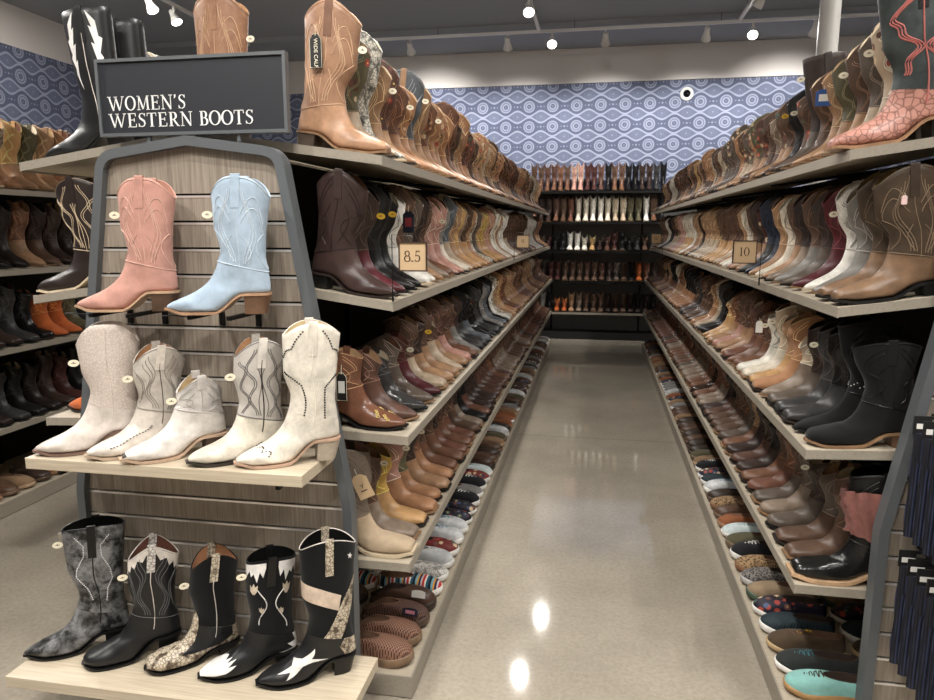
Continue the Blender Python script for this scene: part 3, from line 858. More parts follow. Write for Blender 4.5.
# pegs that carry them
for i, (x, lab) in enumerate(((-1.32, 'pair of black display pegs under the pink boot'), (-1.02, 'pair of black display pegs under the light blue boot'))):
    r = empty('display_peg', (x, 1.88, 1.253)); tag(r, lab, 'display peg', None)
    for dx in (-.055, .06):
        m = MB().box(dx-.008, dx+.008, -.004, .003, -.05, .0); m.box(dx-.006, dx+.006, -.17, -.002, -.012, -.001)
        put('peg', m.mesh('peg', False), M_bkmet, r)
    put('wire_rest', MB().tube([(-.14, -.165, -.004), (-.10, -.17, -.001), (-.055, -.165, -.006)], .0018).mesh('wire_rest'), M_bkmet, r)

wt = lambda r, g, b, k='smooth': leather((r, g, b), k, (int(r*.8), int(g*.78), int(b*.74)))
W1 = leather((218, 200, 186), 'emboss', (170, 152, 140)); W1v = wt(222, 208, 196); SN = leather((170, 140, 108)); DK = leather((52, 44, 40)); BLK = leather((20, 19, 20)); 
ZD = .8515
_r0, _b0 = hero('cowboy_boot', 'tall ivory scale embossed cowboy boot, leftmost on the upper display shelf', 'cowboy boot',
     dict(L=.285, H=.368, hh=.05, toe='snip', top=.165, mid=.14, dip=.06, dipp=3.2), hx(-1.548, 1.655, ZD, -150, .285), (W1, W1v, leather((130, 96, 80)), DK, W1v),
     None, None, tagq=.70, nostrap=True)
seam(SH['tall ivory scale embossed cowboy boot, leftmost on the upper display shelf']['boot'], W1v, _r0, .0012, .97)
s3 = SH['tall ivory scale embossed cowboy boot, leftmost on the upper display shelf']
G1 = leather((200, 190, 176), 'worn', (172, 160, 146)); G1v = wt(214, 202, 186)
BB = Boot(L=.27, H=.305, hh=.04, toe='snip', top=.14, mid=.128, dip=.045)
r, b = hero('cowboy_boot', 'pale grey cowboy boot with laced vamp seam, second on the upper display shelf', 'cowboy boot',
     dict(L=.27, H=.305, hh=.04, toe='snip', top=.14, mid=.128, dip=.045), hx(-1.372, 1.638, ZD, -136, .27), (G1, G1v, leather((190, 160, 130)), leather((120, 96, 76)), leather((190, 130, 80), 'suede')),
     'flame', leather((150, 140, 130), 'suede'), strap=G1v, tagq=.66,
     parts=[('lacing', dots(BB, [(.22+.035*i, 1.25-.01*i) for i in range(15)], .0030, region='V'), DK)])
seam(b, DK, r)
C1 = leather((206, 198, 192), 'smooth')
r, b = hero('ankle_boot', 'short pale grey ankle boot with dark toe tip, middle of the upper display shelf', 'ankle boot',
     dict(L=.285, H=.225, hh=.046, toe='snip', top=.135, mid=.122, dip=.045, dipp=1.5), hx(-1.257, 1.628, ZD, -138, .285), (C1, wt(222, 214, 204), leather((196, 160, 128)), leather((90, 70, 56)), leather((200, 165, 110), 'suede')),
     'arch', leather((186, 180, 174), 'suede'), strap=wt(206, 200, 192), tagq=.5)
put2('toe_cap', b.patch([(.93, .0), (.93, 1.2), (1, 1.5), (1, 0)], MB(), region='V'), DK, r)
G2 = leather((188, 180, 170), 'suede')
r, b = hero('cowboy_boot', 'cream cowboy boot with grey stitched shaft and black side seam, fourth on shelf', 'cowboy boot',
     dict(L=.27, H=.335, hh=.034, toe='snip', top=.14, mid=.128, dip=.045), hx(-1.068, 1.642, ZD, -140, .27), (G2, wt(222, 210, 190), leather((60, 52, 46)), leather((60, 52, 46)), leather((200, 140, 86), 'suede')),
     'loops', leather((112, 106, 102), 'suede'), strap=wt(214, 206, 194), tagq=.66, tagph=.2)
seam(b, DK, r, .0016); piping(b, DK, r)
W2 = wt(226, 216, 198)
kw7 = dict(L=.285, H=.385, hh=.055, toe='snip', top=.155, mid=.14, dip=.035)
r, b = hero('cowboy_boot', 'tall white cowboy boot with black dotted lines, rightmost on upper display shelf', 'cowboy boot', kw7,
     hx(-.938, 1.66, ZD, -150, .285), (W2, W2, leather((190, 150, 120)), leather((176, 158, 136)), leather((214, 186, 130), 'suede')), None, None)
D = []
for m in (1, -1):
    D = resample([(m*1.25, .52), (m*.9, .45), (m*.5, .34), (m*.42, .2), (m*.42, .0)], 22)
    put2('studs', dots(b, D, .0026), BLK, r)
    D = resample([(m*1.35, .72), (m*1.1, .79), (m*.8, .78), (m*.62, .86), (m*.35, .93)], 14)
    put2('studs', dots(b, D, .0026), BLK, r)
put2('vamp_studs', dots(b, [(.66-.07*abs(math.sin(i*.55)), .15+.11*i) for i in range(12)],    .0026, region='V'), BLK, r)
seam(b, wt(236, 228, 212), r, .0012)

# lower shelf ---------------------------------------------------------
ZD2 = .2015
DW = leather((24, 24, 25), 'worn', (132, 132, 134)); 
r, b = hero('cowboy_boot', 'tall distressed black and silver boot, leftmost on the lower display shelf', 'cowboy boot',
     dict(L=.295, H=.405, hh=.05, toe='snip', top=.175, mid=.15, dip=.012), hx(-1.665, 1.662, ZD2, -150, .295), (DW, DW, BLK, BLK, BLK), None, None, strap=BLK, tagq=.82)
D = []
for m in (1, -1):
    D = resample([(m*.55, .9), (m*.28, .8), (m*.3, .68), (m*.62, .52), (m*.7, .42), (m*.42, .3), (m*.3, .16)], 40)
    put2('studs', dots(b, D, .0020), leather((225, 225, 225), 'gloss'), r)
seam(b, BLK, r, .0016)
BS = leather((30, 30, 32), 'smooth'); WH = leather((224, 212, 200), 'smooth')
r, b = hero('cowboy_boot', 'black cowboy boot with white scalloped collar, second on the lower display shelf', 'cowboy boot',
     dict(L=.275, H=.362, hh=.055, toe='round', top=.14, mid=.13, dip=.05, dipp=1.5), hx(-1.462, 1.655, ZD2, -148, .275), (BS, BS, BLK, BLK, leather((112, 62, 44), 'suede')), 'flame', leather((92, 92, 94), 'suede'),
     strap=leather((212, 205, 196), 'snake', (120, 110, 100)), tagq=.70, tagph=0)
col = [(-1.56, 1), (1.56, 1)]
for a, q in ((1.56, .80), (1.35, .74), (1.2, .82), (1.05, .78), (.95, .88), (.75, .8), (.6, .9), (.35, .84), (.2, .91), (-.2, .91), (-.35, .84), (-.6, .9), (-.75, .8), (-.95, .88), (-1.05, .78), (-1.2, .82), (-1.35, .74), (-1.56, .80)): col.append((a, q))
put2('scalloped_collar', b.patch(col, MB(), dens=26), WH, r); piping(b, WH, r); seam(b, WH, r, .0012)
SNK = leather((206, 188, 158), 'snake', (92, 72, 54)); BS2 = leather((16, 15, 15), 'suede')
r, b = hero('cowboy_boot', 'black suede boot with cream snakeskin toe, middle of the lower display shelf', 'cowboy boot',
     dict(L=.27, H=.335, hh=.03, toe='round', top=.135, mid=.13, dip=.045), hx(-1.265, 1.665, ZD2, -142, .27), (BS2, SNK, BLK, BLK, leather((186, 120, 74), 'suede')), None, None, strap=SNK, tagq=.72)
put2('side_panel', b.patch([(.0, .72), (.0, 2.35), (.12, 2.3), (.24, 1.9), (.5, 1.6), (.56, 1.25), (.4, .95), (.2, .8)], MB(), region='V', off=.0012), BS, r)
put2('front_panel', b.patch([(-1.55, .0), (-1.55, .32), (-1.35, .25), (-1.0, .12), (-.85, .0)], MB()), SNK, r)
put2('back_panel', b.patch([(1.55, .0), (1.55, .3), (1.35, .2), (1.0, .0)], MB()), SNK, r)
seam(b, WH, r, .0012)
r, b = hero('cowboy_boot', 'black boot with white flame toe and cream flowers, fourth on lower display shelf', 'cowboy boot',
     dict(L=.28, H=.352, hh=.038, toe='snip', top=.14, mid=.13, dip=.012), hx(-1.09, 1.66, ZD2, -148, .28), (BS2, BS, BLK, BLK, BLK), None, None, strap=BLK, tagq=.80, tagph=.15)
WF = leather((232, 228, 222), 'smooth'); CF = leather((206, 186, 160), 'smooth')
fl = [(-1.56, .97), (-.25, .97), (-.25, .90), (-.35, .78), (-.5, .86), (-.62, .72), (-.8, .84), (-.95, .80), (-1.05, .88), (-1.3, .80), (-1.56, .86)]
put2('flame_collar', b.patch(fl, MB(), dens=20), WF, r)
put2('flame_collar', b.patch([(-a, q) for a, q in fl][::-1], MB(), dens=20), WF, r)
for m in (1, -1):
    for (ca, cq, s) in ((m*.75, .62, 1.3), (m*.45, .33, .8)):
        p = [(ca-.05*s, cq-.05*s), (ca-.17*s, cq-.01*s), (ca-.19*s, cq+.055*s), (ca-.10*s, cq+.03*s), (ca-.02*s, cq+.07*s), (ca+.04*s, cq+.03*s), (ca+.14*s, cq+.05*s), (ca+.13*s, cq-.01*s), (ca+.03*s, cq-.05*s)]
        put2('flower_inlay', b.patch(p, MB(), dens=8), CF, r)
    put2('stem_inlay', b.curve(MB(), [(m*(.45+.25*sin(q*11)), q) for q in [.12+.5*i/16 for i in range(17)]], .0015), WF, r)
tc = [(.48, 0), (.56, .3), (.46, .45), (.58, .62), (.47, .8), (.62, 1.0), (.55, 1.2), (.70, 1.45), (1, 1.55), (1, 0)]
put2('flame_toe_cap', b.patch(tc, MB(), region='V', dens=20), WF, r)
put2('heel_flame', b.patch([(.0, 2.95), (.0, 2.55), (.1, 2.7), (.14, 2.2), (.22, 2.5), (.32, 2.0), (.34, 2.7), (.2, 3.1)], MB(), region='V', dens=14), WF, r)
kw = dict(L=.285, H=.425, hh=.05, toe='snip', top=.16, mid=.14, dip=.03)
r, b = hero('cowboy_boot', 'tall black boot with white star on the foot, rightmost on lower display shelf', 'cowboy boot', kw,
     hx(-.912, 1.662, ZD2, -150, .285), (BS2, BS, BLK, BLK, BLK), None, None, strap=SNK)
star = [(math.radians(90+36*i), 1 if i % 2 == 0 else .42) for i in range(10)]
put2('star_inlay', b.patch([(.46+.29*k*cos(a+.35), 1.02+.78*k*sin(a+.35)) for a, k in star], MB(), region='V', dens=18), WF, r)
put2('cream_band', b.patch([(-1.56, .66), (-.0, .50), (.5, .46), (.35, .30), (-.2, .34), (-1.56, .46)], MB(), dens=18), leather((222, 194, 168), 'smooth'), r)
put2('snake_panel', b.patch([(1.56, .72), (1.2, .64), (.6, .42), (.1, .2), (-.35, .0), (.4, .0), (.9, .22), (1.56, .45)], MB(), dens=18, off=.0016), SNK, r)
put2('heel_snake_panel', b.patch([(.0, 2.9), (.0, 2.1), (.12, 1.9), (.3, 2.2), (.3, 2.9)], MB(), region='V', dens=12), SNK, r)
put2('small_star', b.patch([(.85+.16*k*cos(a), .86+.035*k*sin(a)) for a, k in star], MB(), dens=10), WF, r)
piping(b, WH, r, r=.0018)
# top of the left unit --------------------------------------------------
def on_side(side, k, i_y, key, L, jit=0, xe=XF, xo=.004):
    """matrix of a boot standing on shelf k on a side of the aisle with its toe at the edge"""
    sc = 1; up_ = math.tan(TILT[k])*xo+.0015
    if side == 'L': return xform(-XE['L'][k]-xo, i_y, ZS[k]+up_, jit, TILT[k], sc, L)
    if side == 'R': return xform(XE['R'][k]+xo, i_y, ZS[k]+up_, PI+jit, -TILT[k], sc, L)
    if side == 'O': return xform(-1.77+xo, i_y, ZS[k]+up_, PI+jit, -TILT[k], sc, L)      # outer face of the left unit
    if side == 'F': return xform(-3.0-xo, i_y, ZS[k]+up_, jit, TILT[k], sc, L)            # far left unit
kb = dict(L=.30, H=.42, hh=.045, toe='snip', top=.155, mid=.135, dip=.0)
bolt = [(.35, .97), (.55, .80), (.42, .82), (.6, .64), (.45, .66), (.62, .48), (.5, .50), (.62, .34), (.55, .20), (.78, .36), (.72, .42), (.9, .52), (.78, .56), (.95, .7), (.78, .72), (.72, .86)]
bolt = [(a-.1, q) for a, q in bolt]
for j, (y, lab) in enumerate(((2.03, 'tall black boot with white lightning flames beside the store sign'), (2.175, 'tall black boot just behind the flame inlaid one by the sign'))):
    r, b = hero('cowboy_boot', lab, 'cowboy boot', kb, on_side('O', 1, y, None, .30, jit=.10 if j == 0 else .08, xo=.035+.012*j), (BS, BS, BLK, BLK, BLK), None, None)
    for m in ((1, -1) if j == 0 else ()):
        p = [(m*a, q) for a, q in bolt]
        put2('flame_inlay', b.patch(p if m == 1 else p[::-1], MB(), dens=20), WF, r)
    seam(b, WH if j == 0 else BLK, r, .0012)
dbr = leather((50, 38, 34), 'smooth'); cs = leather((196, 170, 130), 'suede')
hero('cowboy_boot', 'dark brown cowboy boot with cream stitching left of the end panel', 'cowboy boot',
     dict(L=.28, H=.343, hh=.035, toe='square', top=.165, mid=.145, dip=.04), on_side('O', 2, 2.015, None, .28, jit=.06, xo=-.012), (dbr, dbr, SOLE_C, BLK, LIN[2]), 'loops', leather((206, 180, 140), 'suede'))
tanw = leather((176, 122, 84), 'worn', (150, 98, 66))
r, b = hero('cowboy_boot', 'tan stitched cowboy boot standing above the store sign', 'cowboy boot',
     dict(L=.27, H=.435, hh=.04, toe='square', top=.185, mid=.16, dip=.05, dipp=2.6), xform(-1.385, 2.20, 1.7725, math.radians(180), 0, 1, .27),
     (tanw, tanw, SOLE_T, SOLE_D, leather((224, 160, 90), 'suede')), 'lyre', leather((216, 168, 124), 'suede'), tagq=.72, tagph=PI, tagside=1)
for j, (cn, kd, ky) in enumerate((('white', 'plain', 'tallA'), ('ivory', 'snake', 'tallA'), ('grey', 'snake', 'tallA'), ('brown', 'tooled', 'tallA'), ('teal', 'tooled', 'tallA'))):
    Boot.N = 28
    sm, vm, so, he, li, stc, w = look(cn, kd)
    o = make_boot(ky, 'cowboy_boot', on_side('O', 1, 2.33+.125*j, None, .27, xo=.02), sm, vm, so, he, li, sm, stc, False)
    tag(o, f'{cn} {kd} boot behind the store sign, {ORD[j+1]} after the tall black pair', 'cowboy boot', 'boots behind the store sign')
Boot.N = 40
# first boots at the near ends --------------------------------------------
car = leather((182, 130, 94), 'worn', (160, 110, 78))
hero('cowboy_boot', 'large tan stitched boot with black hang tag, first on the left top shelf', 'cowboy boot',
     dict(L=.285, H=.40, hh=.035, toe='square', top=.17, mid=.15, dip=.05, dipp=1.8), on_side('L', 1, Y0+.06, None, .285, 0, xo=-.004), (car, leather((196, 140, 100)), SOLE_T, leather((86, 70, 58)), leather((214, 170, 120), 'suede')),
     'lyre', leather((226, 180, 138), 'suede'), strap=leather((140, 92, 66)), tagq=.70, tagside=-1)
hero('cowboy_boot', 'dark maroon brown boot, first on the left second shelf beside the end panel', 'cowboy boot',
     dict(L=.275, H=.350, hh=.04, toe='snip', top=.16, mid=.142, dip=.05, dipp=1.8), on_side('L', 2, Y0+.06, None, .275), (leather((62, 42, 38)), leather((70, 48, 44)), SOLE_D, BLK, LIN[2]),
     'arch', leather((44, 30, 28)))
cog = leather((128, 76, 48), 'tooled', (78, 44, 30))
r, b = hero('ankle_boot', 'cognac ankle boot with yellow embroidery, first on the left third shelf', 'ankle boot',
     dict(L=.285, H=.235, hh=.035, toe='snip', top=.14, mid=.13, dip=.02), on_side('L', 3, Y0+.07, None, .285, xo=.02), (cog, leather((120, 70, 46), 'gloss'), SOLE_B, BLK, LIN[0]),
     'arch', leather((196, 140, 90), 'suede'))
emb = MB()
for i in range(6):
    b.vcurve(emb, [(.50+.05*i+.02*cos(u*.8), .5+.2*(i % 3)+.12*sin(u*.8)) for u in range(9)], .0016)
put2('embroidery', emb, leather((222, 190, 96), 'suede'), r)
sand = leather((186, 158, 124), 'suede')
r, b = hero('work_boot', 'sand suede pull-on boot with kraft tag, first on the left lowest shelf', 'work boot',
     dict(L=.285, H=.35, hh=.03, toe='square', top=.15, mid=.14, dip=.02, sole=.008, welt=.004), on_side('L', 4, Y0+.07, None, .285, xo=.0), (leather((126, 108, 92), 'tooled', (86, 70, 58)), sand, SOLE_C, SOLE_C, leather((206, 150, 140), 'suede')),
     'arch', leather((150, 130, 108), 'suede'))
teal = leather((52, 60, 60), 'worn', (70, 80, 78))
R1Y = Y0+.08+.06
r, b = hero('cowboy_boot', 'dark teal boot with red flame stitching and pink scaled foot, right top shelf', 'cowboy boot',
     dict(L=.31, H=.42, hh=.045, toe='square', top=.18, mid=.155, dip=.04, sole=.007, welt=.005), on_side('R', 1, R1Y, None, .31, xo=-.035), (teal, leather((198, 130, 112), 'scale', (160, 96, 80)), leather((176, 124, 84)), BLK, LIN[0]), None, None, strap=BLK)
red = leather((206, 104, 96), 'suede'); mb = MB()
for m in (1, -1):
    for k in (0, .1, .2):
        b.curve(mb, [(m*(.45+k+.3*sin(q*13)+.12*sin(q*31)), q) for q in [.12+.75*i/40 for i in range(41)]], .0022)
put2('flame_stitching', mb, red, r); seam(b, red, r, .0022, .95)
for nm, cc, y in (('first', 0, R1Y), ('second', 1, R1Y+.118)):
    r, b = hero('cowboy_boot', f'brown tooled cowboy boot with pale tan foot, {nm} on the right second shelf', 'cowboy boot',
     dict(L=.285, H=.348, hh=.03, toe='square', top=.175, mid=.155, dip=.045, sole=.006, welt=.004), on_side('R', 2, y, None, .285, xo=.003), (leather((78, 60, 44), 'smooth'), leather((134, 98, 68)), SOLE_B, SOLE_B, leather((150, 120, 60), 'suede')),
     'lyre', leather((140, 114, 84), 'suede'), strap=leather((66, 50, 38)))
bsu = leather((20, 20, 21), 'suede')
for nm, y, H in (('first', R1Y, .30), ('second', R1Y+.118, .345)):
    r, b = hero('ankle_boot' if nm == 'first' else 'cowboy_boot', f'black suede boot, {nm} from the near end on the right third shelf', 'boot',
     dict(L=.285, H=H, hh=.035, toe='round' if nm == 'first' else 'snip', top=.18, mid=.15, dip=.02), on_side('R', 3, y, None, .285, xo=.01), (bsu, bsu, SOLE_T if nm == 'first' else BLK, leather((120, 84, 58)), BLK), 'arch', BLK)
    if nm == 'second':
        put2('studs', dots(b, [(-1.3+.18*i, .1+.03*(i % 3)) for i in range(15)], .0022), leather((220, 220, 220), 'gloss'), r)
r, b = hero('work_boot', 'black smooth boot with tan welt, first on the right lowest shelf', 'work boot',
     dict(L=.30, H=.34, hh=.03, toe='square', top=.17, mid=.15, dip=.02, sole=.009, welt=.006), on_side('R', 4, R1Y, None, .30, xo=.0), (BLK, leather((26, 25, 25), 'gloss'), leather((206, 160, 112)), BLK, BLK), 'arch', leather((60, 58, 56)))
rows = []
A = [2*PI*i/60 for i in range(60)]
for q in [.12+.06*j for j in range(12)]:
    rows.append([b.S(a, q, .014+.011*sin(a*13+q*22)*sin(q*17+a*2)) for a in A])
put('ruffled_wrap', MB().grid(rows).mesh('ruffled_wrap', angle=180), leather((150, 88, 78), 'suede'), r)
Boot.N = 28

# ------------------------------------------------------------------ the rows on the shelves
Lr = {'tallA': .27, 'tallB': .27, 'tallC': .27, 'squareA': .275, 'squareB': .27, 'roundA': .265, 'shortA': .265, 'shortB': .26, 'otc': .27}
SEQ = {
 ('L', 1): [('olive', 'floral', 'sand'), ('ivory', 'snake'), ('tan', 'tooled'), ('chestnut', 'floral', 'tan'), ('cognac', 'tooled', 'caramel'), ('caramel', 'floral', 'caramel'), ('slate blue', 'tooled', 'tan'), ('tan', 'tooled'), ('cognac', 'floral', 'tan'), ('caramel', 'tooled'),
            ('tan', 'floral', 'tan'), ('caramel', 'plain'), ('cognac', 'tooled'), ('brown', 'tooled', 'tan'), ('tan', 'tooled'), ('caramel', 'tooled'), ('chestnut', 'floral', 'caramel'), ('russet', 'floral', 'tan'), ('brown', 'tooled'), ('tan', 'floral', 'caramel')],
 ('L', 2): [('dark brown', 'plain', 'burgundy'), ('black', 'tooled'), ('black', 'plain'), ('white', 'plain'), ('brown', 'plain', 'white'), ('grey brown', 'plain', 'tan'), ('dark brown', 'tooled', 'taupe'), ('brown', 'tooled', 'cognac'), ('rose pink', 'plain'), ('rose pink', 'tooled'), ('grey', 'plain', 'cream'), ('slate blue', 'plain', 'sand'),
            ('tan', 'tooled'), ('honey', 'plain'), ('taupe', 'plain', 'tan'), ('brown', 'tooled', 'honey'), ('tan', 'plain', 'caramel'), ('cream', 'snake'), ('grey brown', 'plain'), ('honey', 'plain'), ('mustard', 'plain', 'honey'), ('honey', 'tooled'), ('rose pink', 'plain'), ('tan', 'floral'), ('white', 'tooled'), ('cream', 'plain'), ('tan', 'plain')],
 ('L', 3): [('chestnut', 'plain'), ('charcoal', 'gloss'), ('grey brown', 'gloss'), ('mahogany', 'gloss', 'burgundy'), ('brown', 'tooled', 'sand'), ('dark brown', 'tooled', 'tan'), ('brown', 'tooled', 'tan'), ('brown', 'tooled', 'sand'), ('chestnut', 'tooled', 'tan'), ('chestnut', 'tooled', 'rose pink'), ('brown', 'tooled', 'cognac'), ('chestnut', 'plain', 'grey'),
            ('dark brown', 'plain', 'charcoal'), ('black', 'plain', 'charcoal'), ('black', 'plain', 'slate blue'), ('black', 'gloss'), ('black', 'gloss'), ('charcoal', 'plain'), ('black', 'plain'), ('grey', 'plain'), ('slate blue', 'plain'), ('black', 'plain'), ('white', 'plain'), ('cream', 'snake'), ('tan', 'tooled'), ('honey', 'plain'), ('caramel', 'plain')],
 ('L', 4): [('brown', 'plain', 'taupe'), ('mustard', 'suede', 'honey'), ('rose pink', 'tooled', 'caramel'), ('olive', 'plain', 'caramel'), ('dark brown', 'plain', 'tan'), ('cognac', 'plain', 'caramel'), ('brown', 'plain', 'cognac'), ('brown', 'plain', 'cognac'), ('dark brown', 'gloss', 'russet'), ('chestnut', 'gloss', 'cognac'), ('brown', 'plain', 'russet'), ('brown', 'plain', 'brown'), ('dark brown', 'plain', 'taupe'), ('black', 'plain')],
 ('R', 1): [('sand', 'floral', 'sand'), ('grey brown', 'tooled', 'sand'), ('brown', 'tooled', 'tan'), ('olive', 'tooled', 'tan'), ('tan', 'tooled'), ('brown', 'plain'), ('dark brown', 'tooled', 'grey brown'), ('brown', 'floral', 'brown'), ('black', 'tooled'), ('brown', 'tooled', 'tan'), ('brown', 'floral', 'tan'), ('taupe', 'tooled', 'brown'), ('brown', 'tooled'), ('chestnut', 'floral', 'tan'), ('olive', 'floral', 'tan'), ('tan', 'floral'), ('grey brown', 'floral', 'sand')],
 ('R', 2): [('grey', 'plain'), ('white', 'tooled', 'white'), ('burgundy', 'plain'), ('dark brown', 'tooled', 'grey brown'), ('brown', 'tooled', 'grey'), ('chocolate', 'tooled', 'taupe'), ('brown', 'tooled', 'tan'), ('cream', 'plain'), ('tan', 'plain'), ('navy', 'plain'), ('navy', 'tooled', 'charcoal'), ('mahogany', 'floral', 'tan'), ('dark brown', 'tooled', 'tan'), ('brown', 'tooled', 'rose pink'), ('cream', 'tooled', 'white'), ('tan', 'tooled', 'cream'), ('brown', 'plain', 'tan'), ('chestnut', 'tooled', 'sand')],
 ('R', 3): [('black', 'gloss', 'charcoal'), ('charcoal', 'plain'), ('chocolate', 'plain', 'grey brown'), ('sand', 'suede', 'taupe'), ('caramel', 'suede', 'caramel'), ('tan', 'suede', 'honey'), ('sand', 'suede', 'cream'), ('ivory', 'plain', 'ivory'), ('brown', 'tooled', 'cognac'), ('chestnut', 'tooled', 'cognac'), ('chestnut', 'tooled', 'russet'), ('cognac', 'tooled', 'tan'), ('brown', 'tooled', 'tan'), ('brown', 'tooled', 'rose pink'), ('cognac', 'plain', 'tan'), ('caramel', 'plain', 'honey'), ('honey', 'plain'), ('black', 'plain'), ('charcoal', 'plain'), ('sand', 'tooled', 'sand'), ('caramel', 'plain')],
 ('R', 4): [('brown', 'plain', 'brown'), ('grey brown', 'plain', 'brown'), ('dark brown', 'plain', 'grey brown'), ('grey brown', 'plain', 'taupe'), ('brown', 'plain', 'grey brown'), ('cognac', 'gloss', 'russet'), ('brown', 'plain', 'cognac'), ('black', 'plain', 'dark brown'), ('dark brown', 'gloss', 'chestnut')],
}
MIX = {
 1: (['tan']*6+['caramel']*4+['brown']*4+['cognac']*2+['chestnut']+['cream', 'ivory', 'sand', 'sand', 'cream', 'black', 'honey', 'grey brown'], ['tooled']*6+['floral']*5+['plain']*2+['snake'], ['tan', 'caramel', 'sand', None, None, 'brown']),
 2: (['tan']*4+['brown']*5+['honey']*2+['cream']*2+['cognac']*2+['dark brown', 'white', 'rose pink', 'chestnut', 'black'], ['tooled']*5+['plain']*4+['snake'], ['tan', 'sand', None, None, 'honey']),
 3: (['brown']*4+['tan']*4+['cognac']*3+['chestnut']*3+['black', 'cream', 'honey', 'charcoal'], ['tooled']*4+['plain']*4+['gloss'], ['tan', 'cognac', None, 'caramel', None]),
 4: (['brown']*6+['cognac']*3+['dark brown']*3+['chestnut']*3+['grey brown']*3+['russet', 'tan', 'black'], ['plain']*6+['gloss']*2, ['brown', 'cognac', 'taupe', None, None, 'russet', 'chestnut']),
}
KEYS = {1: ['tallA', 'tallB', 'tallC', 'tallA', 'squareA'], 2: ['tallB', 'tallC', 'tallB', 'squareA'], 3: ['squareB', 'shortA', 'squareA', 'roundA'], 4: ['squareB', 'roundA', 'squareA']}
SHELFW = {('L', 1): "left aisle's top shelf", ('L', 2): "left aisle's second shelf", ('L', 3): "left aisle's third shelf", ('L', 4): "left aisle's lowest shelf",
          ('R', 1): "right aisle's top shelf", ('R', 2): "right aisle's second shelf", ('R', 3): "right aisle's third shelf", ('R', 4): "right aisle's lowest shelf"}
PITCH = .113
NFULL = 10
tail = []
for (side, k), seq in SEQ.items():
    y = (Y0+.06 if side == 'L' else R1Y)
    skip = 2 if (side, k) in (('R', 2), ('R', 3)) else 1
    if (side, k) == ('L', 1): y += .008
    n = skip+1; y += PITCH*skip+.006; i = 0
    rnd = random.Random(ord(side)*10+k)
    run = None
    nmax = 55 if k < 3 else 60
    while y < Y1-.05:
        if i < len(seq): e = seq[i]
        else:
            if run is None or rnd.random() < .45:
                cs_, ks_, fs_ = MIX[k]; run = (rnd.choice(cs_), rnd.choice(ks_), rnd.choice(fs_))
            e = run
        colr, kind, foot = (e+(None,))[:3] if len(e) == 2 else e
        key = rnd.choice(KEYS[k])
        if k == 2 and side == 'R' and key == 'squareA': key = 'tallB'
        if (side, k) == ('L', 3) and i < 4: key = 'shortA' if i != 1 else 'shortB'
        if k == 1 and side == 'L': key = ('tallA', 'tallB', 'tallC')[rnd.randrange(3)]
        if k == 1 and side == 'R' and i == 6: key = 'otc'
        if k == 1 and side == 'R' and i != 6: key = 'squareA' if i > 6 and rnd.random() < .5 else 'tallC'
        sm, vm, so, he, li, stc, w = look(colr, kind, foot)
        if foot and foot != colr: w = f'{w} {foot} footed'
        jit = rnd.uniform(-.035, .035)
        M = on_side(side, k, y, key, Lr[key], jit, xo=rnd.uniform(.002, .012)) @ Matrix.Diagonal((lambda u: (u, min(u, .99), u*(rnd.uniform(.90, 1.04) if k == 1 else rnd.uniform(.95, 1.0)), 1))(rnd.uniform(.965, 1.0)))
        nm = 'cowboy_boot' if k < 3 else 'work_boot'
        full = n <= NFULL
        if n > nmax: nm = 'boots'
        o = make_boot(key, nm, M, sm, vm, so, he, li, sm if rnd.random() < .7 else vm, stc, full)
        if n > nmax: tail.append(o)
        else:
            words_ = w.replace('flower patterned', 'floral').split()
            tag(o, f"{' '.join(words_[:5])} boot, {ORD[n]} from the near end of {SHELFW[side, k]}", 'cowboy boot' if k < 3 else 'work boot', f"boots on the {SHELFW[side, k]}")
            if full and rnd.random() < .42:
                oval_tag(o, SH[key]['boot'], .74 if k != 4 else .9, 0, side=-1 if side == 'L' else 1, mat=M_yellow if rnd.random() < .25 else None)
        y += PITCH+rnd.uniform(-.002, .004); n += 1; i += 1
# the last boots of every shelf, far down the aisle, as one mass
def merge(objs, name):
    mb = MB(); mats = []
    for o in objs:
        me = o.data; b = len(mb.v); Mx = o.matrix_world
        Mx = o.matrix_basis
        mm = [s.material for s in o.material_slots]
        idx = []
        for m in mm:
            if m not in mats: mats.append(m)
            idx.append(mats.index(m))
        mb.v += [tuple(Mx @ v.co) for v in me.vertices]
        for p in me.polygons:
            mb.f.append(tuple(b+i for i in p.vertices)); mb.mi.append(idx[p.material_index])
        bpy.data.objects.remove(o)
    return put(name, mb.mesh(name), mats)
if tail:
    o = merge(tail, 'boots'); tag(o, 'distant boots at the far end of the aisle shelves', 'boots', kind='stuff')

# next aisle at far left -------------------------------------------------
FA = {1: [('tan', 'tooled', 'honey'), ('cream', 'tooled', 'caramel'), ('sand', 'snake', 'caramel'), ('honey', 'suede', 'tan'), ('olive', 'tooled', 'tan'), ('tan', 'plain'), ('caramel', 'plain'), ('brown', 'plain')],
      2: [('black', 'snake'), ('black', 'snake'), ('espresso', 'plain'), ('cognac', 'plain', 'tan'), ('chocolate', 'tooled', 'brown'), ('dark brown', 'plain'), ('chocolate', 'plain'), ('dark brown', 'plain')],
      3: [('dark brown', 'gloss'), ('dark brown', 'plain'), ('charcoal', 'plain'), ('black', 'gloss'), ('orange', 'suede'), ('orange', 'suede'), ('olive', 'plain'), ('charcoal', 'plain')],
      4: [('chocolate', 'plain'), ('charcoal', 'plain'), ('black', 'plain'), ('espresso', 'plain'), ('dark brown', 'plain'), ('mahogany', 'plain'), ('black', 'plain'), ('charcoal', 'plain')]}
SW = {1: 'top', 2: 'second', 3: 'third', 4: 'fourth'}
rnd = random.Random(5)
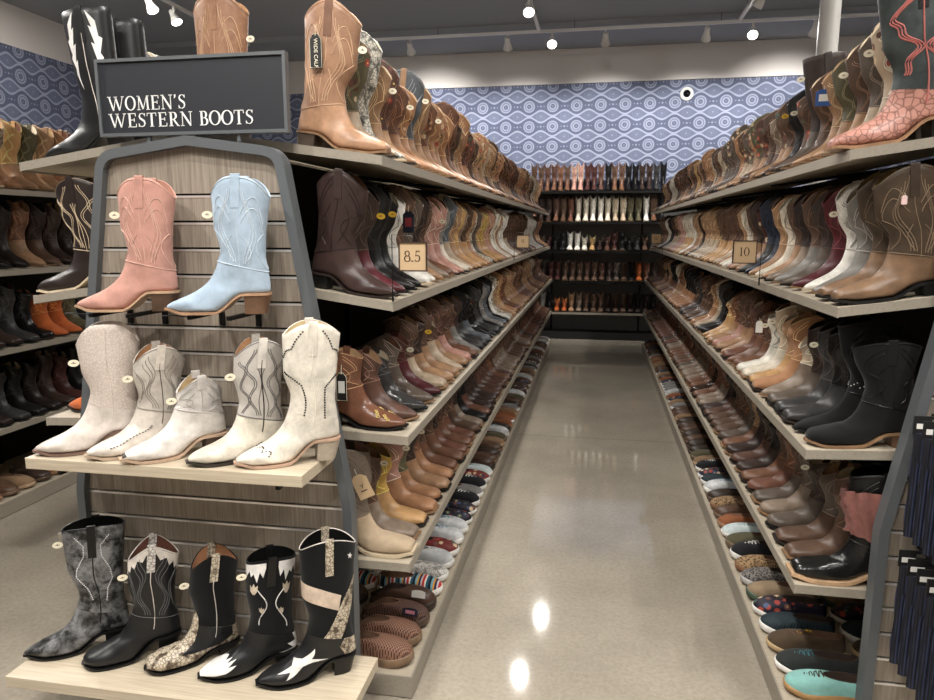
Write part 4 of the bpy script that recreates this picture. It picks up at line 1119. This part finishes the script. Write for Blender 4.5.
for k, seq in FA.items():
    y = 2.55
    base = {1: 2.60, 2: 2.60, 3: 2.60, 4: 2.60}[k]
    ext = [seq[0]]*3+seq+[seq[-1]]*2
    for n, e in enumerate(ext, 1):
        colr, kind, foot = (e+(None,))[:3] if len(e) == 2 else e
        key = {1: 'tallC', 2: 'tallB', 3: rnd.choice(['squareA', 'roundA']), 4: rnd.choice(['squareA', 'squareB'])}[k]
        if colr == 'orange': key = 'shortA'
        sm, vm, so, he, li, stc, w = look(colr, kind, foot)
        if foot and foot != colr: w = f'{w} {foot} footed'
        M = on_side('F', k, base+n*.118, key, Lr[key], rnd.uniform(-.03, .03), xo=rnd.uniform(.004, .012))
        o = make_boot(key, 'cowboy_boot', M, sm, vm, so, he, li, sm, stc, False)
        tag(o, f"{' '.join(w.split()[:4])} boot, {ORD[n]} from the near end, {SW[k]} shelf of the next aisle", 'cowboy boot', f'boots in the next aisle on the {SW[k]} shelf')
# orange boot on the outer side of the left unit
sm, vm, so, he, li, stc, w = look('orange', 'suede')
o = make_boot('shortA', 'ankle_boot', on_side('O', 3, 2.06, None, .265), sm, vm, so, he, li, sm, stc); tag(o, 'bright orange ankle boot peeking out behind the white display boot', 'ankle boot')

# wall shelves at the end of the aisle ------------------------------------
BW = {
 1: (1.986, ['tallB', 'tallC'], ['brown', 'brown', 'chestnut', 'chestnut', 'cognac', 'brown', 'rose pink', 'rose pink', 'mahogany', 'mahogany', 'chestnut', 'black', 'brown', 'brown', 'black', 'black', 'dark brown', 'dark brown', 'charcoal', 'black']),
 2: (1.586, ['tallC'], ['chestnut', 'chocolate', 'dark brown', 'chestnut', 'brown', 'russet', 'cream', 'cream', 'ivory', 'ivory', 'cream', 'sand', 'sand', 'olive', 'olive', 'white', 'brown', 'black']),
 3: (1.206, ['shortA', 'squareB'], ['chestnut', 'brown', 'mahogany', 'black', 'black', 'white', 'white', 'ivory', 'honey', 'dark brown', 'chestnut', 'mahogany', 'black', 'black', 'charcoal', 'brown', 'slate blue', 'tan']),
 4: (.801, ['squareB', 'roundA'], ['black', 'chocolate', 'mahogany', 'mahogany', 'brown', 'brown', 'brown', 'chestnut', 'brown', 'chestnut', 'dark brown', 'grey brown', 'brown', 'black', 'orange', 'cognac', 'dark brown', 'black']),
 5: (.376, ['squareB', 'roundA'], ['charcoal', 'grey', 'black', 'orange', 'orange', 'tan', 'taupe', 'brown', 'brown', 'brown', 'dark brown', 'brown', 'brown', 'dark brown', 'chocolate', 'dark brown', 'black', 'brown'])}
rnd = random.Random(9)
for k, (z, keys, cols) in BW.items():
    n = len(cols); x = -.90 if k < 4 else -.86; step = 1.78/n
    for j, cn in enumerate(cols):
        key = rnd.choice(keys)
        kind = rnd.choice(['plain', 'tooled', 'plain'])
        if k == 5 and cn == 'orange': key = 'shortB'
        sm, vm, so, he, li, stc, w = look(cn, kind, 'cognac' if k < 3 and cn in ('brown', 'chestnut', 'mahogany') and rnd.random() < .6 else None)
        M = xform(x+step*(j+.5), 9.588+rnd.uniform(.002, .012), z, -PI/2+rnd.uniform(-.02, .02), 0, .885 if k > 1 else .845, Lr[key]) @ Matrix.Diagonal((1, 1, {1: 1.30, 2: 1.14, 3: 1.0, 4: 1.06, 5: 1.04}[k], 1))
        o = make_boot(key, 'cowboy_boot' if k < 3 else 'work_boot', M, sm, vm, so, he, li, sm, stc, False)
        tag(o, f"{cn} {kind} boot facing forward, {ORD[j+1]} from the left, {['top', 'second', 'third', 'fourth', 'bottom'][k-1]} shelf of end wall", 'cowboy boot' if k < 3 else 'work boot', f"boots on the {['top', 'second', 'third', 'fourth', 'bottom'][k-1]} shelf of the end wall")

# ------------------------------------------------------------------ low shoes on the base decks
def shoe_meshes(key, L=.26, hgt=.062, sole=.02, toe='round', open_back=0, hw=1.0, plate=False, tongue=False):
    tab = TOES[toe]; n = 28
    def outl(off, k=1.0):
        xs = [.5-.5*cos(PI*i/n) for i in range(n+1)]
        up = [(x*L, (lerp_tab(tab, x)*k+off)*hw*(1 if 0 < i < n else .35)) for i, x in enumerate(xs)]
        return up+[(x, -y) for x, y in reversed(up[1:-1])]
    O = outl(.001); N = len(O)
    sp = lambda x: .012*sstep(.75, 1, x/L)
    d = {}
    mb = MB(); rows = []
    for off, z in ((-.001, 0), (.003, .003), (.004, sole*.6), (.003, sole), (0, sole+.002)):
        rows.append([(x+(off if x > L*.5 else -off)*.9, y+math.copysign(off, y), z+sp(x)) for x, y in O])
    mb.grid(rows, True, True, True); d['sole'] = mb.mesh('sole', angle=60)
    # upper: loft between the outline and the opening
    ox0, ox1 = (.03 if not open_back else .0)*L, .56*L
    op = []
    for i in range(N):
        x, y = O[i]; u = x/L
        a = math.atan2(y*2.4, (x-.32*L))
        ex = (ox0+ox1)/2+(ox1-ox0)/2*cos(a); ey = .024*hw*sin(a)
        ez = sole+hgt*(.80+.12*(ex/L)/.56+(.12 if ex < .1*L else 0))*(1 if not open_back else (.25+.75*sstep(.0, .35, ex/L)))
        op.append((ex, ey, ez))
    rows = []
    for s in [i/8 for i in range(9)]:
        r = []
        for (x, y), (ex, ey, ez) in zip(O, op):
            g = s**1.9; zz = sole+sp(x)*(1-s)
            ez2 = ez
            r.append((x+(ex-x)*g, y+(ey-y)*g, zz+(ez2-zz)*sin(s*PI/2)**.85))
        rows.append(r)
    mb = MB().grid(rows); d['upper'] = mb.mesh('upper', angle=75)
    mb = MB().grid([[(x*1.0, y*1.0, z) for x, y, z in op], [(ox0+(x-ox0)*.98+.001, y*.93, z-.002) for x, y, z in op], [(x, y*.95, sole+.006) for x, y, z in op]], True, False, True)
    d['lining'] = mb.mesh('lining')
    d['collar'] = MB().tube(list(op)+[op[0]], .0022, 6, False).mesh('collar')
    if plate:   # embroidered panel on the vamp
        t = MB()
        rows = []
        for u in (.60, .68, .76, .84, .9):
            w = lerp_tab(tab, u)*.62*hw; h = sole+hgt*(.98-.78*((u-.5)/.5)**1.5)+.004
            rows.append([(u*L, w*sn, h-abs(sn)**2*.010-(0)) for sn in (-1, -.5, 0, .5, 1)])
        t.grid(rows, False); d['vamp_panel'] = t.mesh('vamp_panel')
    if tongue:
        t = MB()
        for j in range(4):
            u = .57+.055*j; h = sole+hgt*(.99-.7*((u-.5)/.5)**1.5)+.003
            w = .017
            t.tube([(u*L, -w, h-.004), (u*L+.004, 0, h+.002), (u*L, w, h-.004)], .0018, 5)
            t.tube([(u*L, -w, h-.004), (u*L+.012, 0, h+.002), (u*L+.013, w, h-.006)], .0018, 5)
        d['laces'] = t.mesh('laces')
    SH[key] = d
shoe_meshes('moc', hgt=.055, sole=.018, tongue=True)
shoe_meshes('slip', hgt=.05, sole=.024)
shoe_meshes('mule', hgt=.06, sole=.03, open_back=1)
shoe_meshes('sneak', hgt=.062, sole=.024, tongue=True)
ST = {'sole': lambda s: s}
def make_shoe(key, name, M, upper, sole, lining, collar, lace=None):
    d = SH[key]; r = empty(name, M=M)
    put('upper', d['upper'], upper, r); put('sole', d['sole'], sole, r); put('lining', d['lining'], lining, r); put('collar', d['collar'], collar, r)
    if 'laces' in d: put('laces', d['laces'], lace or collar, r)
    return r
WS = leather((232, 228, 220), 'smooth', rough=.5); BN = leather((120, 82, 58), 'suede'); DBN = leather((62, 46, 38), 'suede')
L_ = leather
U = {
 'woven brown': (L_((150, 98, 72), 'woven', (78, 46, 34)), 'mule', L_((134, 100, 70)), BN),
 'dark woven brown': (L_((112, 72, 54), 'woven', (56, 34, 28)), 'mule', L_((90, 66, 50)), BN),
 'chocolate leather': (L_((84, 56, 42)), 'mule', L_((60, 44, 34)), DBN),
 'striped serape': (L_((120, 90, 80), 'stripe'), 'slip', WS, BN),
 'fluffy white': (L_((220, 216, 208), 'snake', (150, 146, 140)), 'slip', WS, L_((220, 214, 204), 'suede')),
 'pale grey': (L_((190, 192, 194), 'suede'), 'sneak', WS, L_((200, 198, 196), 'suede')),
 'red plaid': (L_((140, 40, 36), 'floral', (30, 34, 60)), 'slip', WS, DBN),
 'white and blue': (L_((216, 218, 220)), 'sneak', WS, L_((140, 170, 190), 'suede')),
 'multicolour aztec': (L_((36, 34, 52), 'floral', (60, 80, 130)), 'moc', WS, DBN),
 'black knit': (L_((36, 36, 40), 'suede'), 'sneak', WS, DBN),
 'grey canvas': (L_((130, 128, 126), 'suede'), 'slip', WS, BN),
 'tan suede': (L_((150, 112, 76), 'suede'), 'moc', L_((190, 150, 110)), BN),
 'brown leather': (L_((96, 66, 46)), 'moc', L_((120, 90, 66)), BN),
 'dark brown': (L_((62, 46, 36)), 'moc', L_((90, 66, 48)), DBN),
 'rust suede': (L_((156, 84, 46), 'suede'), 'moc', L_((170, 120, 80)), BN),
 'orange knit': (L_((200, 110, 50), 'woven', (120, 50, 30)), 'slip', WS, BN),
 'turquoise and brown': (L_((120, 190, 180), 'suede'), 'moc', L_((180, 130, 70)), L_((66, 48, 38), 'suede')),
 'black and teal': (L_((46, 50, 48), 'suede'), 'moc', WS, DBN),
 'sunflower brown': (L_((88, 68, 48), 'suede'), 'moc', L_((196, 160, 106)), BN),
 'teal navy': (L_((34, 58, 66), 'woven', (24, 36, 46)), 'slip', WS, DBN),
 'green and tan': (L_((150, 124, 92), 'suede'), 'slip', L_((70, 92, 70)), BN),
 'grey leopard': (L_((128, 120, 114), 'leopard', (40, 36, 36)), 'slip', L_((190, 186, 180)), DBN),
 'tan leopard': (L_((176, 134, 86), 'leopard', (50, 34, 24)), 'slip', L_((150, 96, 60)), BN),
 'light blue': (L_((200, 216, 216), 'suede'), 'moc', WS, L_((170, 186, 190), 'suede')),
 'olive': (L_((92, 86, 60), 'suede'), 'slip', L_((120, 96, 70)), BN),
}
LS = ['woven brown', 'woven brown', 'dark woven brown', 'chocolate leather', 'striped serape', 'fluffy white', 'pale grey', 'red plaid', 'white and blue', 'white and blue', 'multicolour aztec', 'multicolour aztec', 'black knit', 'grey canvas', 'black knit', 'red plaid', 'light blue',
      'chocolate leather', 'brown leather', 'dark brown', 'brown leather', 'tan suede', 'olive', 'white and blue', 'dark brown', 'rust suede', 'orange knit', 'rust suede', 'tan suede', 'grey canvas', 'dark brown', 'brown leather', 'olive', 'white and blue']
RS = ['turquoise and brown', 'black and teal', 'sunflower brown', 'teal navy', 'multicolour aztec', 'green and tan', 'grey leopard', 'tan leopard', 'black knit', 'olive', 'light blue', 'rust suede', 'brown leather', 'tan leopard', 'dark brown', 'white and blue', 'teal navy', 'multicolour aztec', 'black knit', 'tan suede', 'olive', 'dark brown', 'dark brown', 'brown leather', 'dark brown', 'brown leather', 'chocolate leather', 'dark brown', 'tan suede', 'brown leather']
for side, seq in (('L', LS), ('R', RS)):
    y = (Y0+.07 if side == 'L' else Y0+.15); n = 1; rnd = random.Random(3 if side == 'L' else 4)
    while y < Y1-.06:
        nm = seq[n-1] if n <= len(seq) else rnd.choice(['brown leather', 'dark brown', 'tan suede', 'grey canvas', 'brown leather', 'multicolour aztec', 'rust suede', 'pale grey', 'chocolate leather'])
        up, key, so, li = U[nm]
        if side == 'R' and key == 'mule': key = 'moc'
        for row in ((0, 1) if n <= 10 else (0,)):
            xo = .012+row*.268
            M = xform((-1 if side == 'L' else 1)*(XE[side][5]+xo), y, ZS[5]+.001, (0 if side == 'L' else PI)+rnd.uniform(-.035, .035), 0, rnd.uniform(.94, .99) if row == 0 else .9, .26)
            o = make_shoe(key, {'mule': 'slipper', 'moc': 'moccasin_shoe', 'slip': 'slip_on_shoe', 'sneak': 'sneaker'}[key], M, up, so, li, li, WS if nm in ('black knit', 'pale grey') else L_((60, 120, 130)) if nm == 'black and teal' else None)
            tag(o, f"{nm} low shoe, {ORD[n]} from the near end, {'front' if row == 0 else 'back'} row, {'left' if side == 'L' else 'right'} floor shelf", 'shoe', f"low shoes on the {'left' if side == 'L' else 'right'} floor shelf")
            if nm == 'sunflower brown' and row == 0:
                mb = MB()
                for px, pz in ((.155, .066), (.125, .074)):
                    for a in range(10):
                        an = a*2*PI/10; c = Vector((px, 0, pz+.003))
                        mb.add([c+Vector((cos(an-.25)*.004, sin(an-.25)*.004, 0)), c+Vector((cos(an)*.013, sin(an)*.012, -.001)), c+Vector((cos(an+.25)*.004, sin(an+.25)*.004, 0)), c+Vector((cos(an)*.006, sin(an)*.006, .002))], [(0, 1, 3), (1, 2, 3), (0, 3, 2)])
                put('sunflower_patch', mb.mesh('sunflower_patch'), M_yellow, o)
        y += .1115+rnd.uniform(-.002, .003); n += 1
# low shoes at the foot of the next aisle
for n in range(1, 15):
    y = 2.62+n*.115; nm = ['brown leather', 'tan suede', 'dark brown', 'rust suede'][n % 4]; up, key, so, li = U[nm]
    o = make_shoe(key, 'moccasin_shoe', xform(-3.02, y, ZS[5]+.001, random.uniform(-.05, .05), 0, .97, .26), up, so, li, li)
    tag(o, f'{nm} low shoe, {ORD[n]} from the near end at the foot of the next aisle', 'shoe', 'low shoes at the foot of the next aisle')

# ------------------------------------------------------------------ hang tags
def hang_tag(label, p, yaw, w, h, mat, border=None, inner=None, txt=None, roll=0, txtmat=None, string=True):
    r = empty('hang_tag', M=Matrix.Translation(p) @ Matrix.Rotation(yaw, 4, 'Z') @ Matrix.Rotation(roll, 4, 'Y')); tag(r, label, 'hang tag')
    P = [(-w/2, -h), (w/2, -h), (w/2, -h*.16), (w*.22, 0), (-w*.22, 0), (-w/2, -h*.16)]
    put('card', MB().prism(P, lambda q, k: (q[0], 0 if k == 0 else .0008, q[1])).mesh('card', False), mat, r)
    if border:
        e = MB(); n = len(P)
        e.tube([(x*.94, -.0006, z*.97-.001) for x, z in P+[P[0]]], .0006, 4, False); put('border', e.mesh('border', False), border, r)
    if inner is None and w > .05 and mat is M_kraft:
        mk = MB().tube([(-.006, -.0008, -h*.42), (0, -.0008, -h*.48), (.006, -.0008, -h*.42)], .0012, 4); mk.tube([(0, -.0008, -h*.48), (0, -.0008, -h*.56)], .0012, 4)
        mk.box(-.011, .011, -.0012, -.0002, -h*.70, -h*.66); put('print', mk.mesh('print', False), M_tagink, r)
    if inner:
        put('printed_panel', MB().box(-w*.3, w*.3, -.0008, -.0002, -h*.72, -h*.3).mesh('printed_panel', False), inner, r)
    if txt:
        c = bpy.data.curves.new('txt', 'FONT'); c.body = txt; c.size = w*.42; c.align_x = 'CENTER'; c.align_y = 'CENTER'; c.extrude = .0003
        o = bpy.data.objects.new('txt', c); COL.objects.link(o); dg = bpy.context.evaluated_depsgraph_get(); dg.update()
        me = bpy.data.meshes.new_from_object(o.evaluated_get(dg)); bpy.data.objects.remove(o)
        me.transform(Matrix.Translation((0, -.0008, -h*.56)) @ Matrix.Rotation(PI/2, 4, 'X') @ Matrix.Rotation(-PI/2, 4, 'Z'))
        put('print', me, txtmat or M_tag, r)
    if string: put('string', MB().tube([(0, 0, -h*.06), (.001, -.001, h*.12), (0, .004, h*.26)], .0006, 4).mesh('string'), M_tag, r)
hang_tag('black hang tag with vertical lettering on the large tan boot', (-.790, Y0+.003, 2.02), 0, .036, .092, M_tagblk, M_tag, None, 'WIDE CALF')
hang_tag('black edged hang tag with white label on the cognac ankle boot', (-.748, Y0+.012, 1.055), 0, .034, .088, M_tagblk, M_tag, M_paper)
hang_tag('kraft hang tag turned sideways on the sand suede boot', (-.705, Y0+.006, .735), 0, .052, .078, M_kraft, None, None, 'ARIAT'[:0] or None, roll=-.45)
hang_tag('blue card tag on the dark boot of the right top shelf', (.742, Y0+.70, 1.95), -.1, .05, .055, M_blue, None, M_paper)
hang_tag('navy card tag with red print among the left second shelf boots', (-.655, Y0+.47, 1.545), 0, .040, .075, leather((30, 36, 56)), None, leather((170, 50, 54)))
hang_tag('white price card resting on the brown slipper', (-.60, 2.30, .183), .1, .05, .03, M_paper, None, None, roll=.1, string=False)
hang_tag('navy card tag with pink print on the woven slipper', (-.60, 2.185, .178), .1, .055, .03, leather((34, 38, 60)), None, leather((206, 120, 140)), roll=.15, string=False)
hang_tag('white tag tied to the right third shelf boots', (.69, 3.12, 1.10), .2, .03, .05, M_paper)
hang_tag('pink tag on the brown tooled boot of the right second shelf', (.79, 2.05, 1.57), 0, .014, .024, leather((232, 190, 186)), None, None)

# ------------------------------------------------------------------ packs on hooks at the right edge
navy = leather((22, 24, 36), 'woven', (40, 50, 86)); pk = None
rowsz = ((.975, 'upper'), (.60, 'lower'))
for ri, (zt, rn) in enumerate(rowsz):
    for c in range(2):
        x0 = .835+c*.17
        rr = empty('display_hook', (x0+.06, 2.015, zt+.02)); tag(rr, f'{rn} black hook holding packs at right edge, {"inner" if c == 0 else "outer"} one', 'hook')
        put('rod', MB().tube([(0, 0, 0), (0, -.36, .0), (0, -.375, .015)], .003, 6).mesh('rod'), M_bkmet, rr)
        put('plate', MB().box(-.03, .03, -.004, .003, -.02, .02).mesh('plate', False), M_bkmet, rr)
        for j in range(6):
            y = 1.965-j*.055
            o = empty('hanging_pack', (x0+.055, y, zt+.012)); tag(o, f'black and blue hanging pack, {ORD[j+1]} from the panel on the {rn} {"inner" if c == 0 else "outer"} hook', 'pack', f'black and blue packs on the {rn} {"inner" if c == 0 else "outer"} hook')
            card = MB(); card.box(-.055, .055, -.002, .002, -.035, -.008); card.box(-.055, -.012, -.002, .002, -.008, .012); card.box(.012, .055, -.002, .002, -.008, .012); card.box(-.012, .012, -.002, .002, .004, .012)
            put('header_card', card.mesh('header_card', False), M_tagblk, o)
            put('price_label', MB().box(-.048, -.014, -.0032, -.0022, -.022, -.008).mesh('price_label', False), M_paper, o)
            rows = []
            for i in range(12):
                z = -.033-.29*i/11; t = .012*(sin(PI*min(1, (i+1)/5))*.4+.6)
                rows.append([(-.052+.002*sin(i*1.3), 0, z), (-.04, -t, z), (-.013, -t*1.1, z), (0, -t*.5, z), (.013, -t*1.1, z), (.04, -t, z), (.052, 0, z), (.04, t, z), (0, t*.6, z), (-.04, t, z)])
            put('folded_item', MB().grid(rows, True, True, True).mesh('folded_item', angle=60), navy, o)

# ------------------------------------------------------------------ ceiling tracks and lamps
def track(label, a, b):
    r = empty('light_track', a); tag(r, label, 'light track')
    d = Vector(b)-Vector(a); n = d.normalized(); s = Vector((-n.y, n.x, 0))*.017
    P = [Vector((0, 0, 0))-s, Vector((0, 0, 0))+s]
    vs = [P[0], P[1], P[1]+d, P[0]+d]; vs = [tuple(v) for v in vs]+[(v[0], v[1], .03) for v in vs]
    put('rail', MB().add(vs, [(3,2,1,0),(4,5,6,7),(0,1,5,4),(1,2,6,5),(2,3,7,6),(3,0,4,7)]).mesh('rail', False), M_white, r)
    k = int(d.length/2)+1
    for i in range(k+1):
        p = d*(i/max(k, 1))*.96+n*.05
        put('suspension_wire', MB().tube([p+Vector((0, 0, .03)), p+Vector((0, 0, 3.86-a[2]))], .003, 5).mesh('suspension_wire'), M_bkmet, r)
TR = 3.74
track('white light track running across the store before the patterned wall', (-3.6, 8.66, TR), (4.8, 8.66, TR))
track('white light track running down the next aisle', (-4.34, .3, TR), (-4.34, 8.6, TR))
track('white light track running along the aisle overhead', (-.73, -3, TR), (-.73, 8.6, TR))
track('white light track above the right shelving', (1.47, -3, TR), (1.47, 8.6, TR))
def lamp(x, y, lit, aim, label, power=0, tilt=None, colr=(1, .965, .915), cone=110):
    r = empty('spot_lamp', (x, y, TR)); tag(r, label, 'lamp', None)
    A = [2*PI*i/18 for i in range(18)]
    put('stem', MB().box(-.012, .012, -.012, .012, -.06, -.0005).mesh('stem', False), M_white, r)
    ax = Vector((0, 0, -.10)); d = (Vector(aim)-Vector((x, y, TR-.1))).normalized()
    q = d.to_track_quat('-Z', 'Y').to_matrix()
    prof = [(.022, .075), (.03, .07), (.032, .03), (.036, .0), (.052, -.045), (.056, -.07), (.053, -.07)]
    put('housing', MB().grid([[ax+q @ Vector((cos(a)*rr, sin(a)*rr, z)) for a in A] for rr, z in prof], True, True, False).mesh('housing'), M_white, r)
    put('lamp_face', MB().grid([[ax+q @ Vector((cos(a)*.053, sin(a)*.053, z)) for a in A] for z in (-.066, -.062)], True, True, True).mesh('lamp_face', False), M_lamp if lit else M_chrome, r)
    if power:
        L = bpy.data.lights.new('track_lamp_light', 'SPOT'); L.energy = power; L.color = colr; L.spot_size = math.radians(cone); L.spot_blend = .7; L.shadow_soft_size = .055
        o = bpy.data.objects.new('track_lamp_light', L); COL.objects.link(o); o.location = Vector((x, y, TR))+ax+d*.09
        o.rotation_euler = d.to_track_quat('-Z', 'Y').to_euler()
WP = 62
def A_(n, s): return f'{ORD[n]} {s}'
n = 0
for y in (-2.0, -.6, .8, 2.1, 3.4, 5.0, 7.38):
    n += 1; lamp(-.73, y, True, (-.62-.25*(-1)**n, y+.15, 0) if n < 7 else (-.35, 4.2, 0), A_(n, 'white spot lamp from the front over the aisle'), WP*(1.25 if n < 7 else .7))
n = 0
for y in (-1.8, -.2, 1.3, 2.8, 4.3, 5.9, 7.5):
    n += 1; lamp(1.47, y, True, (.75+.2*(-1)**n, y, .5) if n < 6 else (.1-.5*(n-6), 9.6, .8), A_(n, 'white spot lamp from the front above the right shelving'), WP*(1 if n < 6 else 1.5), cone=110 if n < 6 else 50)
n = 0
for y in (1.0, 2.6, 4.2, 6.6, 7.0, 7.82):
    n += 1; lamp(-4.34, y, True, (-2.7 if n != 2 else -3.1, y-.5, .8) if n > 1 else (-3.1, 3.2, 1.8), A_(n, 'white spot lamp from the front over the next aisle'), WP*(2.0 if y < 5 else .9))
for i, x in enumerate((-2.28, -1.10, -.58, .03, 1.14, 1.63, 2.27)):
    lit = x in (-.58, 1.63)
    lamp(x, 8.66, lit, (x, 9.9, 2.55 if abs(x) > 1.2 else 2.2) if not lit else (x*.5, 4.6, 0), f'{"lit" if lit else "wall-facing"} white lamp on the cross track, {ORD[i+1]} from the left', 72 if not lit else WP*.6, cone=100)
for i, (x, y, a) in enumerate(((-1.9, .1, (-1.3, 1.7, .6)), (-.1, -.3, (-.9, 1.9, .9)), (1.9, 0.0, (1.0, 2.0, .6)))):
    lamp(x, y, True, a, ['lit white lamp high behind the viewer aimed at the end panel', 'lit white lamp overhead aimed at the left boots', 'lit white lamp overhead aimed at the right boots'][i], 95, cone=80)

# pillar, ceiling beams, wall camera
p = struct('trim_1', MB().tube([(1.92, 6.9, 0), (1.92, 6.9, 3.86)], .085, 28), M_white, True)
struct('trim_2', MB().box(-6.25, 5, 5.2, 5.32, 3.74, 3.86), M_ceil)
struct('trim_3', MB().box(-6.25, 5, 8.7, 8.85, 3.80, 3.86), M_ceil)
r = empty('wall_camera', (1.10, 9.958, 3.235)); tag(r, 'small round white dome camera on the patterned wall', 'camera')
A = [2*PI*i/24 for i in range(24)]
put('ring', MB().grid([[(cos(a)*rr, y, sin(a)*rr) for a in A] for rr, y in ((.085, 0), (.085, -.02), (.06, -.035), (.05, -.035), (.05, -.03))], True, True, True).mesh('ring'), M_white, r)
put('dome', MB().grid([[(cos(a)*.048*cos(t), -.031-.04*sin(t), sin(a)*.048*cos(t)) for a in A] for t in (0, .4, .8, 1.2, 1.5)], True, False, True).mesh('dome'), plain('smoked_dome', srgb(8, 8, 8), .1), r)

# world: dim daylight-white ambience of the large store
w = bpy.data.worlds.new('store_ambience'); SC.world = w; w.use_nodes = True
w.node_tree.nodes['Background'].inputs[0].default_value = (1, .95, .9, 1); w.node_tree.nodes['Background'].inputs[1].default_value = .0
for i, (x, y) in enumerate(((-4.8, 1.5), (-1.2, -1.5), (3.2, 1.5), (3.2, 6), (-4.8, 6))):
    r = empty('ceiling_light_panel', (x, y, 3.80)); tag(r, f'square ceiling light panel above {["the far left aisle", "the store front", "the right side", "the rear right", "the rear left"][i]}', 'lamp')
    put('frame', MB().box(-.62, .62, -.62, .62, .02, .05).mesh('frame', False), M_white, r)
    put('diffuser', MB().box(-.6, .6, -.6, .6, .0, .0195).mesh('diffuser', False), emit('panel_diffuser', (1, .95, .88, 1), 6), r)

# camera
f_, vx, vy = 700.0, 597.0, 230.0
th = math.atan2(350-vy, f_)
up = Vector((0, cos(th), sin(th))); v = Vector((vx-467, 350-vy, -f_)).normalized(); rt = v.cross(up)
cam = bpy.data.cameras.new('camera'); co = bpy.data.objects.new('camera', cam); COL.objects.link(co)
co.matrix_world = Matrix.Translation((0, 0, H0)) @ Matrix((rt, v, up)).to_4x4()
cam.sensor_width = 36; cam.lens = 36*f_/934; cam.clip_start = .05; cam.clip_end = 60
SC.camera = co
SC.view_settings.view_transform = 'Standard'; SC.view_settings.look = 'None'; SC.view_settings.gamma = 1
SC.view_settings.exposure = .62
